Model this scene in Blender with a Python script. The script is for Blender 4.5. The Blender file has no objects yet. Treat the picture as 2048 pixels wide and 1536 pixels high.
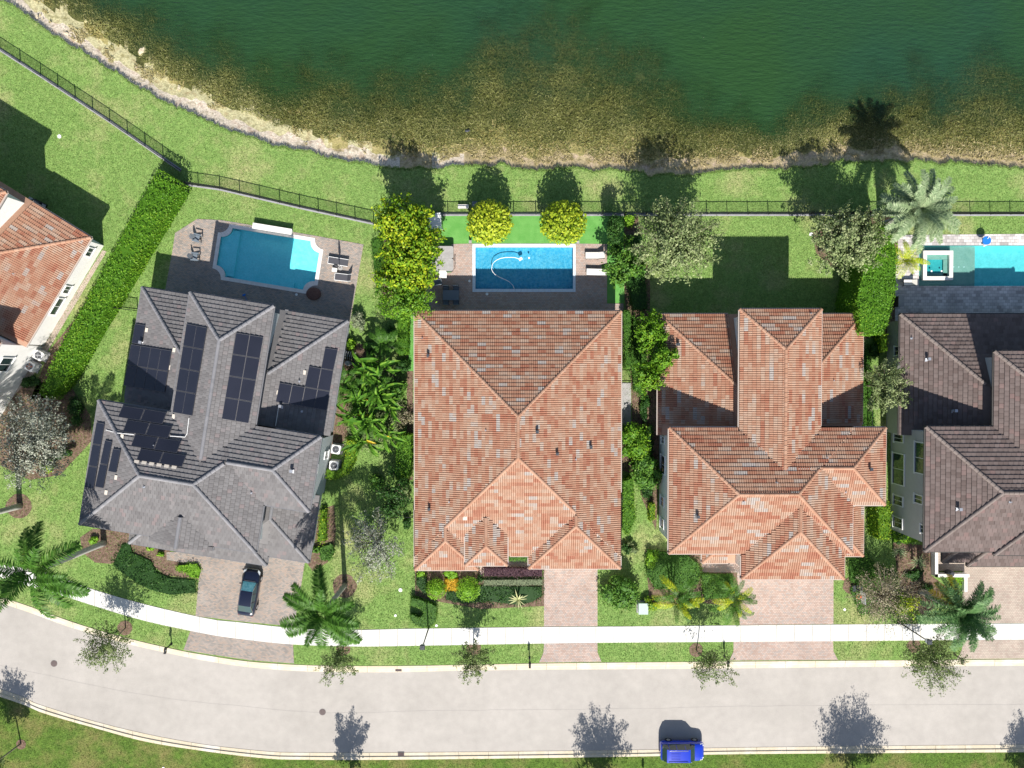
import bpy, math, random
import numpy as np
from mathutils import Vector, Matrix
from mathutils.geometry import tessellate_polygon

rng = np.random.default_rng(7)
random.seed(7)
S = bpy.context.scene
COL = S.collection

# ------------------------------------------------------------------ camera, sky, sun, exposure
HC, FPX, PITCH = 68.0, 1360.0, math.radians(-1.0)
CAMY = HC * math.tan(math.radians(1.0))
cam_d = bpy.data.cameras.new('camera')
cam_d.sensor_width = 36.0
cam_d.lens = 36.0 * FPX / 2048.0
cam_d.clip_end = 2000
cam = bpy.data.objects.new('camera', cam_d)
cam.location = (0, CAMY, HC)
cam.rotation_euler = (PITCH, 0, 0)
COL.objects.link(cam)
S.camera = cam

SUN_EL, SUN_AZ = math.radians(40.5), math.radians(177.0)      # compass azimuth, north = +Y
world = bpy.data.worlds.new('World')
S.world = world
world.use_nodes = True
wn = world.node_tree.nodes
sky = wn.new('ShaderNodeTexSky')
sky.sky_type = 'NISHITA'
sky.sun_disc = False
sky.sun_elevation = SUN_EL
sky.sun_rotation = SUN_AZ
bg = wn['Background']
bg.inputs[1].default_value = 0.078
world.node_tree.links.new(sky.outputs[0], bg.inputs[0])
sd = bpy.data.lights.new('sun', 'SUN')
sd.energy = 5.0
sd.angle = math.radians(0.5)
sd.color = (1.0, 0.955, 0.89)
sun = bpy.data.objects.new('sun', sd)
COL.objects.link(sun)
sdir = Vector((math.sin(SUN_AZ) * math.cos(SUN_EL), math.cos(SUN_AZ) * math.cos(SUN_EL), math.sin(SUN_EL)))
sun.rotation_euler = sdir.to_track_quat('Z', 'Y').to_euler()
sun.location = (0, -40, 60)
S.view_settings.view_transform = 'Standard'
S.view_settings.look = 'None'
S.view_settings.gamma = 1
S.view_settings.use_curve_mapping = False
S.view_settings.exposure = 0.74
S.cycles.max_bounces = 6
S.cycles.transparent_max_bounces = 12
S.cycles.caustics_refractive = False
S.cycles.caustics_reflective = False

G = 0.10                                                        # lawn level above the road

def P(px, py, z=G):
    """point at height z seen at a pixel of the 2048x1536 survey grid"""
    x, y, w = (px - 1024) / FPX, (768 - py) / FPX, -1.0
    c, s = math.cos(PITCH), math.sin(PITCH)
    y2, z2 = y * c - w * s, y * s + w * c
    k = (z - HC) / z2
    return Vector((x * k, CAMY + y2 * k, z))

# ------------------------------------------------------------------ materials
def lin(c):
    return tuple(((v / 255) / 12.92 if v / 255 <= 0.04045 else ((v / 255 + 0.055) / 1.055) ** 2.4) for v in c)

def mat(name, cols, scale=4.0, rough=0.8, bump=0.0, bscale=None, attr=False, spec=0.3, metal=0.0,
        fine=None, detail=4.0, transl=0.0, coat=0.0, pos=None, var=0.0, dist=0.0):
    """cols: list of albedo triples spread over a noise (or over the rnd attribute)"""
    m = bpy.data.materials.new(name)
    m.use_nodes = True
    nt = m.node_tree
    N, L = nt.nodes, nt.links
    b = N['Principled BSDF']
    b.inputs['Roughness'].default_value = rough
    b.inputs['Specular IOR Level'].default_value = spec
    b.inputs['Metallic'].default_value = metal
    b.inputs['Coat Weight'].default_value = coat
    geo = N.new('ShaderNodeNewGeometry')
    if len(cols) == 1 and not fine and not attr:
        b.inputs['Base Color'].default_value = (*cols[0], 1)
        out = None
    else:
        r = N.new('ShaderNodeValToRGB')
        el = r.color_ramp.elements
        n = len(cols)
        ps = pos or ([0.0, 1.0] if n <= 2 else [i / (n - 1) for i in range(n)])
        if not attr and not pos:
            ps = [0.5 + (p - 0.5) * 0.45 for p in ps]
        cc = list(cols) if n > 1 else [cols[0], cols[0]]
        el[0].position, el[0].color = ps[0], (*cc[0], 1)
        el[1].position, el[1].color = ps[-1], (*cc[-1], 1)
        for i in range(1, len(cc) - 1):
            e = el.new(ps[i])
            e.color = (*cc[i], 1)
        if attr:
            a = N.new('ShaderNodeAttribute')
            a.attribute_name = 'rnd'
            L.new(a.outputs['Fac'], r.inputs[0])
        else:
            t = N.new('ShaderNodeTexNoise')
            t.inputs['Scale'].default_value = scale
            t.inputs['Detail'].default_value = detail
            t.inputs['Distortion'].default_value = dist
            L.new(geo.outputs['Position'], t.inputs['Vector'])
            L.new(t.outputs['Fac'], r.inputs[0])
        out = r.outputs[0]
        if fine:
            for fs, fa in ([fine] if isinstance(fine[0], (int, float)) else fine):
                t2 = N.new('ShaderNodeTexNoise')
                t2.inputs['Scale'].default_value = fs
                t2.inputs['Detail'].default_value = 5
                L.new(geo.outputs['Position'], t2.inputs['Vector'])
                mr = N.new('ShaderNodeMapRange')
                mr.inputs['From Min'].default_value = 0.3
                mr.inputs['From Max'].default_value = 0.7
                mr.inputs['To Min'].default_value = 1 - fa
                mr.inputs['To Max'].default_value = 1 + fa
                L.new(t2.outputs['Fac'], mr.inputs['Value'])
                mx = N.new('ShaderNodeVectorMath')
                mx.operation = 'MULTIPLY'
                L.new(out, mx.inputs[0])
                L.new(mr.outputs[0], mx.inputs[1])
                out = mx.outputs[0]
        L.new(out, b.inputs['Base Color'])
    if bump:
        t3 = N.new('ShaderNodeTexNoise')
        t3.inputs['Scale'].default_value = bscale or scale * 3
        t3.inputs['Detail'].default_value = 5
        L.new(geo.outputs['Position'], t3.inputs['Vector'])
        bp = N.new('ShaderNodeBump')
        bp.inputs['Strength'].default_value = 1.0
        bp.inputs['Distance'].default_value = bump
        L.new(t3.outputs['Fac'], bp.inputs['Height'])
        L.new(bp.outputs[0], b.inputs['Normal'])
    if transl:
        tr = N.new('ShaderNodeBsdfTranslucent')
        ms = N.new('ShaderNodeMixShader')
        ms.inputs[0].default_value = transl
        if out is not None:
            L.new(out, tr.inputs[0])
        else:
            tr.inputs[0].default_value = (*cols[0], 1)
        L.new(b.outputs[0], ms.inputs[1])
        L.new(tr.outputs[0], ms.inputs[2])
        L.new(ms.outputs[0], N['Material Output'].inputs[0])
    return m

def paver_mat(name, cols, mortar, w, h, rot=0.0, fine=0.12, rough=0.85):
    m = bpy.data.materials.new(name)
    m.use_nodes = True
    N, L = m.node_tree.nodes, m.node_tree.links
    b = N['Principled BSDF']
    b.inputs['Roughness'].default_value = rough
    geo = N.new('ShaderNodeNewGeometry')
    mp = N.new('ShaderNodeMapping')
    mp.inputs['Rotation'].default_value = (0, 0, rot)
    L.new(geo.outputs['Position'], mp.inputs['Vector'])
    br = N.new('ShaderNodeTexBrick')
    br.inputs['Scale'].default_value = 1
    br.inputs['Brick Width'].default_value = w
    br.inputs['Row Height'].default_value = h
    br.inputs['Mortar Size'].default_value = 0.012
    br.inputs['Color1'].default_value = (0, 0, 0, 1)
    br.inputs['Color2'].default_value = (1, 1, 1, 1)
    br.inputs['Mortar'].default_value = (0.5, 0.5, 0.5, 1)
    L.new(mp.outputs[0], br.inputs['Vector'])
    r = N.new('ShaderNodeValToRGB')
    el = r.color_ramp.elements
    el[0].color, el[1].color = (*cols[0], 1), (*cols[-1], 1)
    for i in range(1, len(cols) - 1):
        e = el.new(i / (len(cols) - 1))
        e.color = (*cols[i], 1)
    L.new(br.outputs['Color'], r.inputs[0])
    mx = N.new('ShaderNodeMixRGB')
    mx.inputs[2].default_value = (*mortar, 1)
    L.new(br.outputs['Fac'], mx.inputs[0])
    L.new(r.outputs[0], mx.inputs[1])
    t = N.new('ShaderNodeTexNoise')
    t.inputs['Scale'].default_value = 0.6
    t.inputs['Detail'].default_value = 6
    L.new(geo.outputs['Position'], t.inputs['Vector'])
    mr = N.new('ShaderNodeMapRange')
    mr.inputs['From Min'].default_value, mr.inputs['From Max'].default_value = 0.3, 0.7
    mr.inputs['To Min'].default_value, mr.inputs['To Max'].default_value = 1 - fine, 1 + fine
    L.new(t.outputs['Fac'], mr.inputs['Value'])
    vm = N.new('ShaderNodeVectorMath')
    vm.operation = 'MULTIPLY'
    L.new(mx.outputs[0], vm.inputs[0])
    L.new(mr.outputs[0], vm.inputs[1])
    L.new(vm.outputs[0], b.inputs['Base Color'])
    bp = N.new('ShaderNodeBump')
    bp.invert = True
    bp.inputs['Distance'].default_value = 0.01
    L.new(br.outputs['Fac'], bp.inputs['Height'])
    L.new(bp.outputs[0], b.inputs['Normal'])
    return m

def pool_water_mat(name, tint, tint2, scale=2.5):
    """clear pool water: see-through sheet, ripple light put into its tint, glossy rippled skin"""
    m = bpy.data.materials.new(name)
    m.use_nodes = True
    N, L = m.node_tree.nodes, m.node_tree.links
    N.remove(N['Principled BSDF'])
    geo = N.new('ShaderNodeNewGeometry')
    v = N.new('ShaderNodeTexVoronoi')
    v.feature = 'SMOOTH_F1'
    v.inputs['Scale'].default_value = scale
    t = N.new('ShaderNodeTexNoise')
    t.inputs['Scale'].default_value = scale * 0.8
    t.inputs['Detail'].default_value = 3
    L.new(geo.outputs['Position'], t.inputs['Vector'])
    add = N.new('ShaderNodeVectorMath')
    add.operation = 'ADD'
    L.new(geo.outputs['Position'], add.inputs[0])
    L.new(t.outputs['Color'], add.inputs[1])
    L.new(add.outputs[0], v.inputs['Vector'])
    r = N.new('ShaderNodeValToRGB')
    r.color_ramp.elements[0].position = 0.1
    r.color_ramp.elements[1].position = 0.6
    r.color_ramp.elements[0].color = (*tint, 1)
    r.color_ramp.elements[1].color = (*tint2, 1)
    L.new(v.outputs['Distance'], r.inputs[0])  # light ripples painted as cells of paler and deeper tint
    tr = N.new('ShaderNodeBsdfTransparent')
    L.new(r.outputs[0], tr.inputs[0])
    gl = N.new('ShaderNodeBsdfGlossy')
    gl.inputs['Roughness'].default_value = 0.06
    bp = N.new('ShaderNodeBump')
    bp.inputs['Distance'].default_value = 0.010
    L.new(v.outputs['Distance'], bp.inputs['Height'])
    L.new(bp.outputs[0], gl.inputs['Normal'])
    dt = N.new('ShaderNodeVectorMath'); dt.operation = 'DOT_PRODUCT'
    L.new(geo.outputs['Incoming'], dt.inputs[0]); L.new(bp.outputs[0], dt.inputs[1])
    ab = N.new('ShaderNodeMath'); ab.operation = 'ABSOLUTE'
    L.new(dt.outputs['Value'], ab.inputs[0])
    om = N.new('ShaderNodeMath'); om.operation = 'SUBTRACT'; om.inputs[0].default_value = 1.0; om.use_clamp = True
    L.new(ab.outputs[0], om.inputs[1])
    pw = N.new('ShaderNodeMath'); pw.operation = 'POWER'; pw.inputs[1].default_value = 5.0
    L.new(om.outputs[0], pw.inputs[0])
    fr = N.new('ShaderNodeMath'); fr.operation = 'MULTIPLY_ADD'; fr.inputs[1].default_value = 0.98; fr.inputs[2].default_value = 0.02
    L.new(pw.outputs[0], fr.inputs[0])
    ms = N.new('ShaderNodeMixShader')
    L.new(fr.outputs[0], ms.inputs[0])
    L.new(tr.outputs[0], ms.inputs[1])
    L.new(gl.outputs[0], ms.inputs[2])
    L.new(ms.outputs[0], N['Material Output'].inputs[0])
    return m

def lake_mat():
    """turbid lake: see-through while shallow, murky green where the depth attribute grows"""
    m = bpy.data.materials.new('lake water')
    m.use_nodes = True
    N, L = m.node_tree.nodes, m.node_tree.links
    b = N['Principled BSDF']
    b.inputs['Roughness'].default_value = 0.12
    b.inputs['IOR'].default_value = 1.33
    geo = N.new('ShaderNodeNewGeometry')
    n1 = N.new('ShaderNodeTexNoise')
    n1.inputs['Scale'].default_value = 0.05
    n1.inputs['Detail'].default_value = 4
    L.new(geo.outputs['Position'], n1.inputs['Vector'])
    r = N.new('ShaderNodeValToRGB')
    r.color_ramp.elements[0].position, r.color_ramp.elements[1].position = 0.35, 0.65
    r.color_ramp.elements[0].color = (0.020, 0.058, 0.018, 1)
    r.color_ramp.elements[1].color = (0.016, 0.052, 0.026, 1)
    L.new(n1.outputs['Fac'], r.inputs[0])
    L.new(r.outputs[0], b.inputs['Base Color'])
    n2 = N.new('ShaderNodeTexNoise')
    mp = N.new('ShaderNodeMapping')
    mp.inputs['Rotation'].default_value = (0, 0, 0.6)
    mp.inputs['Scale'].default_value = (1.2, 4.0, 1)
    L.new(geo.outputs['Position'], mp.inputs['Vector'])
    n2.inputs['Scale'].default_value = 0.9
    n2.inputs['Detail'].default_value = 4
    L.new(mp.outputs[0], n2.inputs['Vector'])
    bp = N.new('ShaderNodeBump')
    bp.inputs['Distance'].default_value = 0.14
    L.new(n2.outputs['Fac'], bp.inputs['Height'])
    L.new(bp.outputs[0], b.inputs['Normal'])
    a = N.new('ShaderNodeAttribute')
    a.attribute_name = 'depth'
    n3 = N.new('ShaderNodeTexNoise')
    n3.inputs['Scale'].default_value = 0.35
    n3.inputs['Detail'].default_value = 6
    L.new(geo.outputs['Position'], n3.inputs['Vector'])
    ma = N.new('ShaderNodeMath')
    ma.operation = 'MULTIPLY_ADD'
    ma.inputs[1].default_value = 1.5
    ma.inputs[2].default_value = -0.75
    L.new(n3.outputs['Fac'], ma.inputs[0])
    ad = N.new('ShaderNodeMath')
    ad.operation = 'ADD'
    L.new(a.outputs['Fac'], ad.inputs[0])
    L.new(ma.outputs[0], ad.inputs[1])
    mr = N.new('ShaderNodeMapRange')
    mr.interpolation_type = 'SMOOTHSTEP'
    mr.inputs['From Min'].default_value = 0.14
    mr.inputs['From Max'].default_value = 1.75
    mr.inputs['To Min'].default_value = 0.0
    mr.inputs['To Max'].default_value = 0.97
    L.new(ad.outputs[0], mr.inputs['Value'])
    tr = N.new('ShaderNodeBsdfTransparent')
    tr.inputs[0].default_value = (0.91, 0.94, 0.80, 1)
    ms = N.new('ShaderNodeMixShader')
    L.new(mr.outputs[0], ms.inputs[0])
    L.new(tr.outputs[0], ms.inputs[1])
    L.new(b.outputs[0], ms.inputs[2])
    L.new(ms.outputs[0], N['Material Output'].inputs[0])
    return m

def grass_mat(name, base, dry, dark, patch=0.16, thr=(0.50, 0.72)):
    m = bpy.data.materials.new(name)
    m.use_nodes = True
    N, L = m.node_tree.nodes, m.node_tree.links
    b = N['Principled BSDF']
    b.inputs['Roughness'].default_value = 0.95
    b.inputs['Specular IOR Level'].default_value = 0.1
    geo = N.new('ShaderNodeNewGeometry')
    def noise(s, d=5):
        t = N.new('ShaderNodeTexNoise')
        t.inputs['Scale'].default_value = s
        t.inputs['Detail'].default_value = d
        t.inputs['Roughness'].default_value = 0.65
        L.new(geo.outputs['Position'], t.inputs['Vector'])
        return t.outputs['Fac']
    def mr(v, a, c, lo, hi):
        q = N.new('ShaderNodeMapRange')
        for k, x in zip(('From Min', 'From Max', 'To Min', 'To Max'), (a, c, lo, hi)):
            q.inputs[k].default_value = x
        L.new(v, q.inputs['Value'])
        return q.outputs[0]
    m1 = N.new('ShaderNodeMixRGB')
    m1.inputs[1].default_value, m1.inputs[2].default_value = (*base, 1), (*dark, 1)
    L.new(mr(noise(2.2), 0.35, 0.68, 0, 0.8), m1.inputs[0])
    m2 = N.new('ShaderNodeMixRGB')
    m2.inputs[2].default_value = (*dry, 1)
    L.new(m1.outputs[0], m2.inputs[1])
    L.new(mr(noise(patch, 8), thr[0], thr[1], 0, 0.85), m2.inputs[0])
    vm = N.new('ShaderNodeVectorMath')
    vm.operation = 'MULTIPLY'
    L.new(m2.outputs[0], vm.inputs[0])
    vq = N.new('ShaderNodeMath'); vq.operation = 'MULTIPLY'
    L.new(mr(noise(8.0, 6), 0.3, 0.7, 0.60, 1.40), vq.inputs[0]); L.new(mr(noise(3.2, 4), 0.3, 0.7, 0.80, 1.20), vq.inputs[1])
    L.new(vq.outputs[0], vm.inputs[1])
    L.new(vm.outputs[0], b.inputs['Base Color'])
    bp = N.new('ShaderNodeBump')
    bp.inputs['Distance'].default_value = 0.06
    L.new(noise(7.0), bp.inputs['Height'])
    L.new(bp.outputs[0], b.inputs['Normal'])
    return m

K = {}
K['grass'] = grass_mat('lawn grass', (0.190, 0.290, 0.080), (0.36, 0.33, 0.16), (0.125, 0.225, 0.055))
K['grass_low'] = grass_mat('verge grass', (0.105, 0.175, 0.030), (0.21, 0.175, 0.07), (0.05, 0.095, 0.018), 0.25, (0.45, 0.66))
K['turf'] = mat('artificial turf', [(0.10, 0.29, 0.06), (0.15, 0.36, 0.09)], 1.2, 0.9, 0.01, 30, fine=(14, 0.12), spec=0.1)
K['mulch'] = mat('bark mulch', [(0.085, 0.05, 0.033), (0.23, 0.155, 0.115)], 5, 0.95, 0.03, 14, fine=(16, 0.35))
K['sand'] = mat('shore sand', [(0.30, 0.25, 0.16), (0.62, 0.54, 0.43), (0.40, 0.30, 0.22)], 1.6, 0.95, 0.04, 5, fine=[(7, 0.28), (22, 0.2)])
K['tanbed'] = mat('tan shallows', [(0.20, 0.16, 0.075), (0.42, 0.34, 0.19), (0.46, 0.35, 0.25)], 1.6, 0.95, 0.04, 5, fine=[(6, 0.3), (20, 0.25)])
K['bed'] = mat('lake bed', [(0.045, 0.045, 0.018), (0.15, 0.14, 0.065), (0.09, 0.09, 0.035)], 0.9, 0.95, fine=[(4, 0.3), (12, 0.35)])
K['road'] = mat('aged pale asphalt', [(0.365, 0.338, 0.305), (0.415, 0.385, 0.35)], 0.10, 0.9, 0.004, 40, fine=[(0.35, 0.05), (1.3, 0.05), (11, 0.05), (40, 0.05)], dist=0.6)
K['slab'] = mat('sidewalk concrete', [(0.56, 0.55, 0.51), (0.68, 0.67, 0.63)], 0.5, 0.85, 0.002, 40, fine=[(3, 0.04), (20, 0.04)])
K['kerb'] = mat('kerb concrete', [(0.62, 0.56, 0.47), (0.58, 0.50, 0.36), (0.66, 0.61, 0.54)], 0.35, 0.85, 0.003, 30, fine=[(4, 0.07), (20, 0.06)])
K['kerb_dark'] = mat('gutter grime', [(0.30, 0.27, 0.23)], 1, 0.9, fine=(6, 0.2))
K['seam'] = mat('road seam', [(0.30, 0.28, 0.26)], 1, 0.9, fine=(6, 0.1))
K['pav_grey'] = paver_mat('grey clay pavers', [(0.24, 0.22, 0.20), (0.36, 0.31, 0.27), (0.42, 0.31, 0.24)], (0.20, 0.18, 0.16), 0.24, 0.12, 0.16)
K['pav_pink'] = paver_mat('pink clay pavers', [(0.37, 0.265, 0.215), (0.47, 0.36, 0.30), (0.35, 0.31, 0.28)], (0.30, 0.22, 0.19), 0.24, 0.16)
K['pav_trav'] = paver_mat('travertine pavers', [(0.36, 0.33, 0.31), (0.55, 0.51, 0.48), (0.62, 0.58, 0.55)], (0.30, 0.28, 0.27), 0.42, 0.30, fine=0.2)
K['pav_tan'] = paver_mat('tan clay pavers', [(0.40, 0.33, 0.27), (0.46, 0.38, 0.31), (0.38, 0.29, 0.24)], (0.28, 0.24, 0.20), 0.24, 0.16)
K['white'] = mat('white paint', [(0.80, 0.80, 0.78)], rough=0.5)
K['stucco'] = mat('white stucco', [(0.70, 0.69, 0.66), (0.76, 0.75, 0.72)], 3, 0.9, 0.004, 30)
K['stucco_tan'] = mat('beige stucco', [(0.50, 0.44, 0.36), (0.56, 0.50, 0.41)], 3, 0.9, 0.004, 30)
K['stucco_grey'] = mat('grey blue stucco', [(0.40, 0.44, 0.44), (0.44, 0.48, 0.48)], 3, 0.9, 0.004, 30)
K['stucco_cool'] = mat('cool grey stucco', [(0.44, 0.44, 0.43), (0.48, 0.48, 0.47)], 3, 0.9, 0.004, 30)
K['concrete'] = mat('grey concrete', [(0.30, 0.29, 0.28), (0.38, 0.37, 0.36)], 2, 0.9, 0.003, 20, fine=(9, 0.1))
K['fencecon'] = mat('pale footing concrete', [(0.26, 0.26, 0.27), (0.34, 0.34, 0.35)], 2, 0.9, fine=(9, 0.1))
K['black'] = mat('black powder coat', [(0.012, 0.013, 0.014)], rough=0.45, spec=0.4)
K['rail'] = mat('grey rail top', [(0.30, 0.31, 0.33)], rough=0.4)
K['dark'] = mat('dark grey plastic', [(0.05, 0.055, 0.065)], rough=0.5)
K['greyfurn'] = mat('blue grey furniture', [(0.14, 0.17, 0.20)], rough=0.6)
K['mesh_grey'] = mat('grey sling fabric', [(0.07, 0.07, 0.08)], rough=0.8)
K['cream'] = mat('cream fabric', [(0.70, 0.67, 0.62)], rough=0.8, fine=(8, 0.05))
K['glass'] = mat('window glass', [(0.02, 0.035, 0.035)], rough=0.04, spec=0.8)
K['metal'] = mat('galvanised metal', [(0.55, 0.56, 0.58)], rough=0.35, metal=0.7)
K['coping'] = mat('pool coping stone', [(0.70, 0.67, 0.62), (0.78, 0.75, 0.70)], 3, 0.7, fine=(10, 0.06))
K['coping_b'] = mat('blue tiled coping', [(0.56, 0.66, 0.74), (0.66, 0.74, 0.80)], 5, 0.4)
K['basin_t'] = mat('teal pool plaster', [(0.20, 0.72, 0.76), (0.26, 0.78, 0.82)], 1.5, 0.8, fine=(6, 0.06))
K['basin_b'] = mat('blue pool tile', [(0.09, 0.36, 0.50), (0.14, 0.44, 0.58)], 4, 0.6, fine=(7, 0.12))
K['basin_s'] = mat('sage pool plaster', [(0.36, 0.46, 0.38), (0.42, 0.50, 0.43)], 1.5, 0.8, fine=(6, 0.06))
K['water_t'] = pool_water_mat('teal pool water', (0.70, 0.95, 0.98), (0.84, 0.98, 1.0), 3.6)
K['water_b'] = pool_water_mat('blue pool water', (0.36, 0.78, 0.91), (0.86, 0.98, 1.0), 3.6)
K['water_s'] = pool_water_mat('clear pool water', (0.54, 0.76, 0.76), (0.62, 0.82, 0.82), 2.2)
K['barrel'] = mat('clay barrel tile', [(0.315, 0.130, 0.080), (0.355, 0.185, 0.118), (0.385, 0.235, 0.160), (0.40, 0.285, 0.212), (0.365, 0.325, 0.295)], attr=True, rough=0.75, fine=(3, 0.08), pos=[0.0, 0.30, 0.55, 0.78, 1.0])
K['cap'] = mat('clay ridge cap', [(0.33, 0.175, 0.110), (0.39, 0.235, 0.16)], attr=True, rough=0.8)
K['slate'] = mat('grey concrete tile', [(0.130, 0.123, 0.123), (0.175, 0.168, 0.167), (0.19, 0.157, 0.155)], attr=True, rough=0.85, fine=(1.2, 0.07), pos=[0, 0.75, 1])
K['slatecap'] = mat('grey ridge cap', [(0.18, 0.18, 0.19), (0.23, 0.225, 0.235)], attr=True, rough=0.8)
K['brown'] = mat('brown concrete tile', [(0.105, 0.078, 0.070), (0.150, 0.118, 0.108), (0.17, 0.115, 0.105)], attr=True, rough=0.85, fine=(1.2, 0.1), pos=[0, 0.7, 1])
K['browncap'] = mat('brown ridge cap', [(0.16, 0.13, 0.115), (0.20, 0.165, 0.15)], attr=True, rough=0.8)
K['solar'] = mat('black solar glass', [(0.016, 0.018, 0.028), (0.020, 0.022, 0.034)], 0.5, 0.22, spec=0.5)
K['panelrim'] = mat('panel rim', [(0.11, 0.11, 0.12)], rough=.5)
K['ply'] = mat('cream tile underside', [(0.60, 0.54, 0.46)], rough=0.9)
K['bark'] = mat('grey bark', [(0.16, 0.13, 0.10), (0.26, 0.22, 0.18)], 6, 0.9, 0.01, 30)
K['palmbark'] = mat('smooth grey palm trunk', [(0.30, 0.29, 0.27), (0.40, 0.39, 0.36)], 2.5, 0.85, fine=(7, 0.12))
K['grate'] = mat('rusty iron grate', [(0.12, 0.085, 0.08), (0.17, 0.12, 0.11)], 6, 0.8)
K['iron'] = mat('grey cast iron', [(0.13, 0.12, 0.12), (0.17, 0.16, 0.15)], 9, 0.7)
K['blue'] = mat('blue car paint', [(0.004, 0.030, 0.44)], rough=0.25, spec=0.6, coat=0.7)
K['navy'] = mat('black navy car paint', [(0.006, 0.008, 0.022)], rough=0.18, spec=0.6, coat=0.8)
K['carglass'] = mat('tinted car glass', [(0.02, 0.05, 0.055)], rough=0.05, spec=0.9)
K['glass_reflect'] = mat('teal windscreen reflection', [(0.05, 0.25, 0.33), (0.22, 0.50, 0.55)], 5, 0.15, spec=0.8)  # teal reflection painted into the sedan's windscreen colour
K['tyre'] = mat('black rubber', [(0.015, 0.015, 0.015)], rough=0.9)
K['chrome'] = mat('chrome trim', [(0.75, 0.75, 0.76)], rough=0.2, metal=1.0)
K['red'] = mat('red lamp plastic', [(0.35, 0.01, 0.01)], rough=0.3)
K['lampglass'] = mat('clear lamp lens', [(0.75, 0.78, 0.80)], rough=0.1)
K['orange'] = mat('orange rubber', [(0.65, 0.12, 0.04)], rough=0.6)
K['bluefab'] = mat('blue fabric', [(0.01, 0.16, 0.55)], rough=0.7)
K['pink'] = mat('rust fan motor', [(0.45, 0.14, 0.08)], rough=0.7)
K['util'] = mat('pale green steel', [(0.42, 0.52, 0.46)], rough=0.5)
K['umber'] = mat('rock', [(0.42, 0.36, 0.26), (0.66, 0.56, 0.40)], 3, 0.9, 0.03, 6)
K['lake'] = lake_mat()

def leafm(name, cols, tr=0.22, rough=0.55, spec=0.25):
    return mat(name, cols, attr=True, rough=rough, transl=tr, spec=spec)
F = {}
F['hedge'] = leafm('bright hedge leaf', [(0.045, 0.13, 0.008), (0.11, 0.26, 0.014), (0.20, 0.33, 0.02)])
F['yellow'] = leafm('yellow green leaf', [(0.045, 0.13, 0.008), (0.17, 0.31, 0.012), (0.46, 0.50, 0.02)])
F['gold'] = leafm('golden round leaf', [(0.07, 0.15, 0.010), (0.23, 0.33, 0.014), (0.44, 0.49, 0.03)])
F['green'] = leafm('mid green leaf', [(0.035, 0.10, 0.012), (0.08, 0.20, 0.022), (0.15, 0.27, 0.035)])
F['lime'] = leafm('lime leaf', [(0.09, 0.22, 0.012), (0.20, 0.40, 0.02), (0.32, 0.50, 0.04)])
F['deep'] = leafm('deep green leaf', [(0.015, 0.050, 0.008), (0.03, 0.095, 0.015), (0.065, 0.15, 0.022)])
F['olive'] = leafm('olive leaf', [(0.08, 0.12, 0.04), (0.20, 0.26, 0.10), (0.36, 0.40, 0.20)])
F['oak'] = leafm('street tree leaf', [(0.06, 0.11, 0.025), (0.14, 0.20, 0.055), (0.25, 0.30, 0.12)])
F['silver'] = leafm('silver leaf', [(0.14, 0.16, 0.11), (0.28, 0.30, 0.23), (0.42, 0.43, 0.36)], 0.12)
F['bare'] = leafm('dry twig leaf', [(0.16, 0.18, 0.07), (0.32, 0.28, 0.17), (0.45, 0.40, 0.30)])
F['purple'] = leafm('purple leaf', [(0.045, 0.020, 0.030), (0.10, 0.045, 0.06), (0.19, 0.11, 0.10)])
F['greyg'] = leafm('grey green leaf', [(0.13, 0.17, 0.09), (0.24, 0.28, 0.16), (0.34, 0.36, 0.24)])
F['amber'] = leafm('amber flower leaf', [(0.35, 0.22, 0.01), (0.68, 0.40, 0.012), (0.75, 0.55, 0.06)])
F['palm'] = leafm('palm frond leaf', [(0.018, 0.06, 0.006), (0.045, 0.13, 0.012), (0.10, 0.22, 0.03)], 0.2, 0.5, 0.2)
F['palmsilver'] = leafm('silver date frond', [(0.08, 0.13, 0.06), (0.19, 0.27, 0.13), (0.36, 0.43, 0.25)], 0.15)
F['palmyellow'] = leafm('golden cane frond', [(0.10, 0.22, 0.008), (0.32, 0.42, 0.015), (0.62, 0.60, 0.03)], 0.25, 0.4)
F['datepalm'] = leafm('date palm frond', [(0.02, 0.07, 0.018), (0.06, 0.15, 0.04), (0.16, 0.27, 0.10)], 0.15)
F['dead'] = leafm('yellow dying frond', [(0.35, 0.28, 0.02), (0.60, 0.42, 0.03), (0.68, 0.55, 0.08)])
F['banana'] = leafm('broad banana leaf', [(0.022, 0.08, 0.008), (0.07, 0.19, 0.016), (0.19, 0.33, 0.035)], 0.25, 0.6, 0.15)
F['agave'] = leafm('agave blade', [(0.09, 0.15, 0.07), (0.20, 0.27, 0.13), (0.34, 0.40, 0.20)], 0.05)
F['agavey'] = leafm('variegated agave blade', [(0.16, 0.22, 0.06), (0.42, 0.44, 0.20), (0.58, 0.58, 0.34)], 0.05)
F['thatch'] = leafm('tan shore thatch', [(0.16, 0.13, 0.045), (0.33, 0.28, 0.12), (0.50, 0.42, 0.24)], 0.1)
F['weed'] = leafm('pond weed', [(0.040, 0.048, 0.015), (0.135, 0.140, 0.046), (0.33, 0.31, 0.15)], 0.1)
F['tuft'] = leafm('grass blade', [(0.095, 0.185, 0.036), (0.19, 0.31, 0.07), (0.32, 0.41, 0.15)], 0.3, 0.7, 0.1)
F['tuft2'] = leafm('verge grass blade', [(0.06, 0.11, 0.015), (0.12, 0.20, 0.025), (0.23, 0.27, 0.07)], 0.3, 0.7, 0.1)

# ------------------------------------------------------------------ object helpers
def setp(o, label=None, cat=None, group=None, kind=None):
    if label: o['label'] = label
    if cat: o['category'] = cat
    if group: o['group'] = group
    if kind: o['kind'] = kind
    return o

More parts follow.
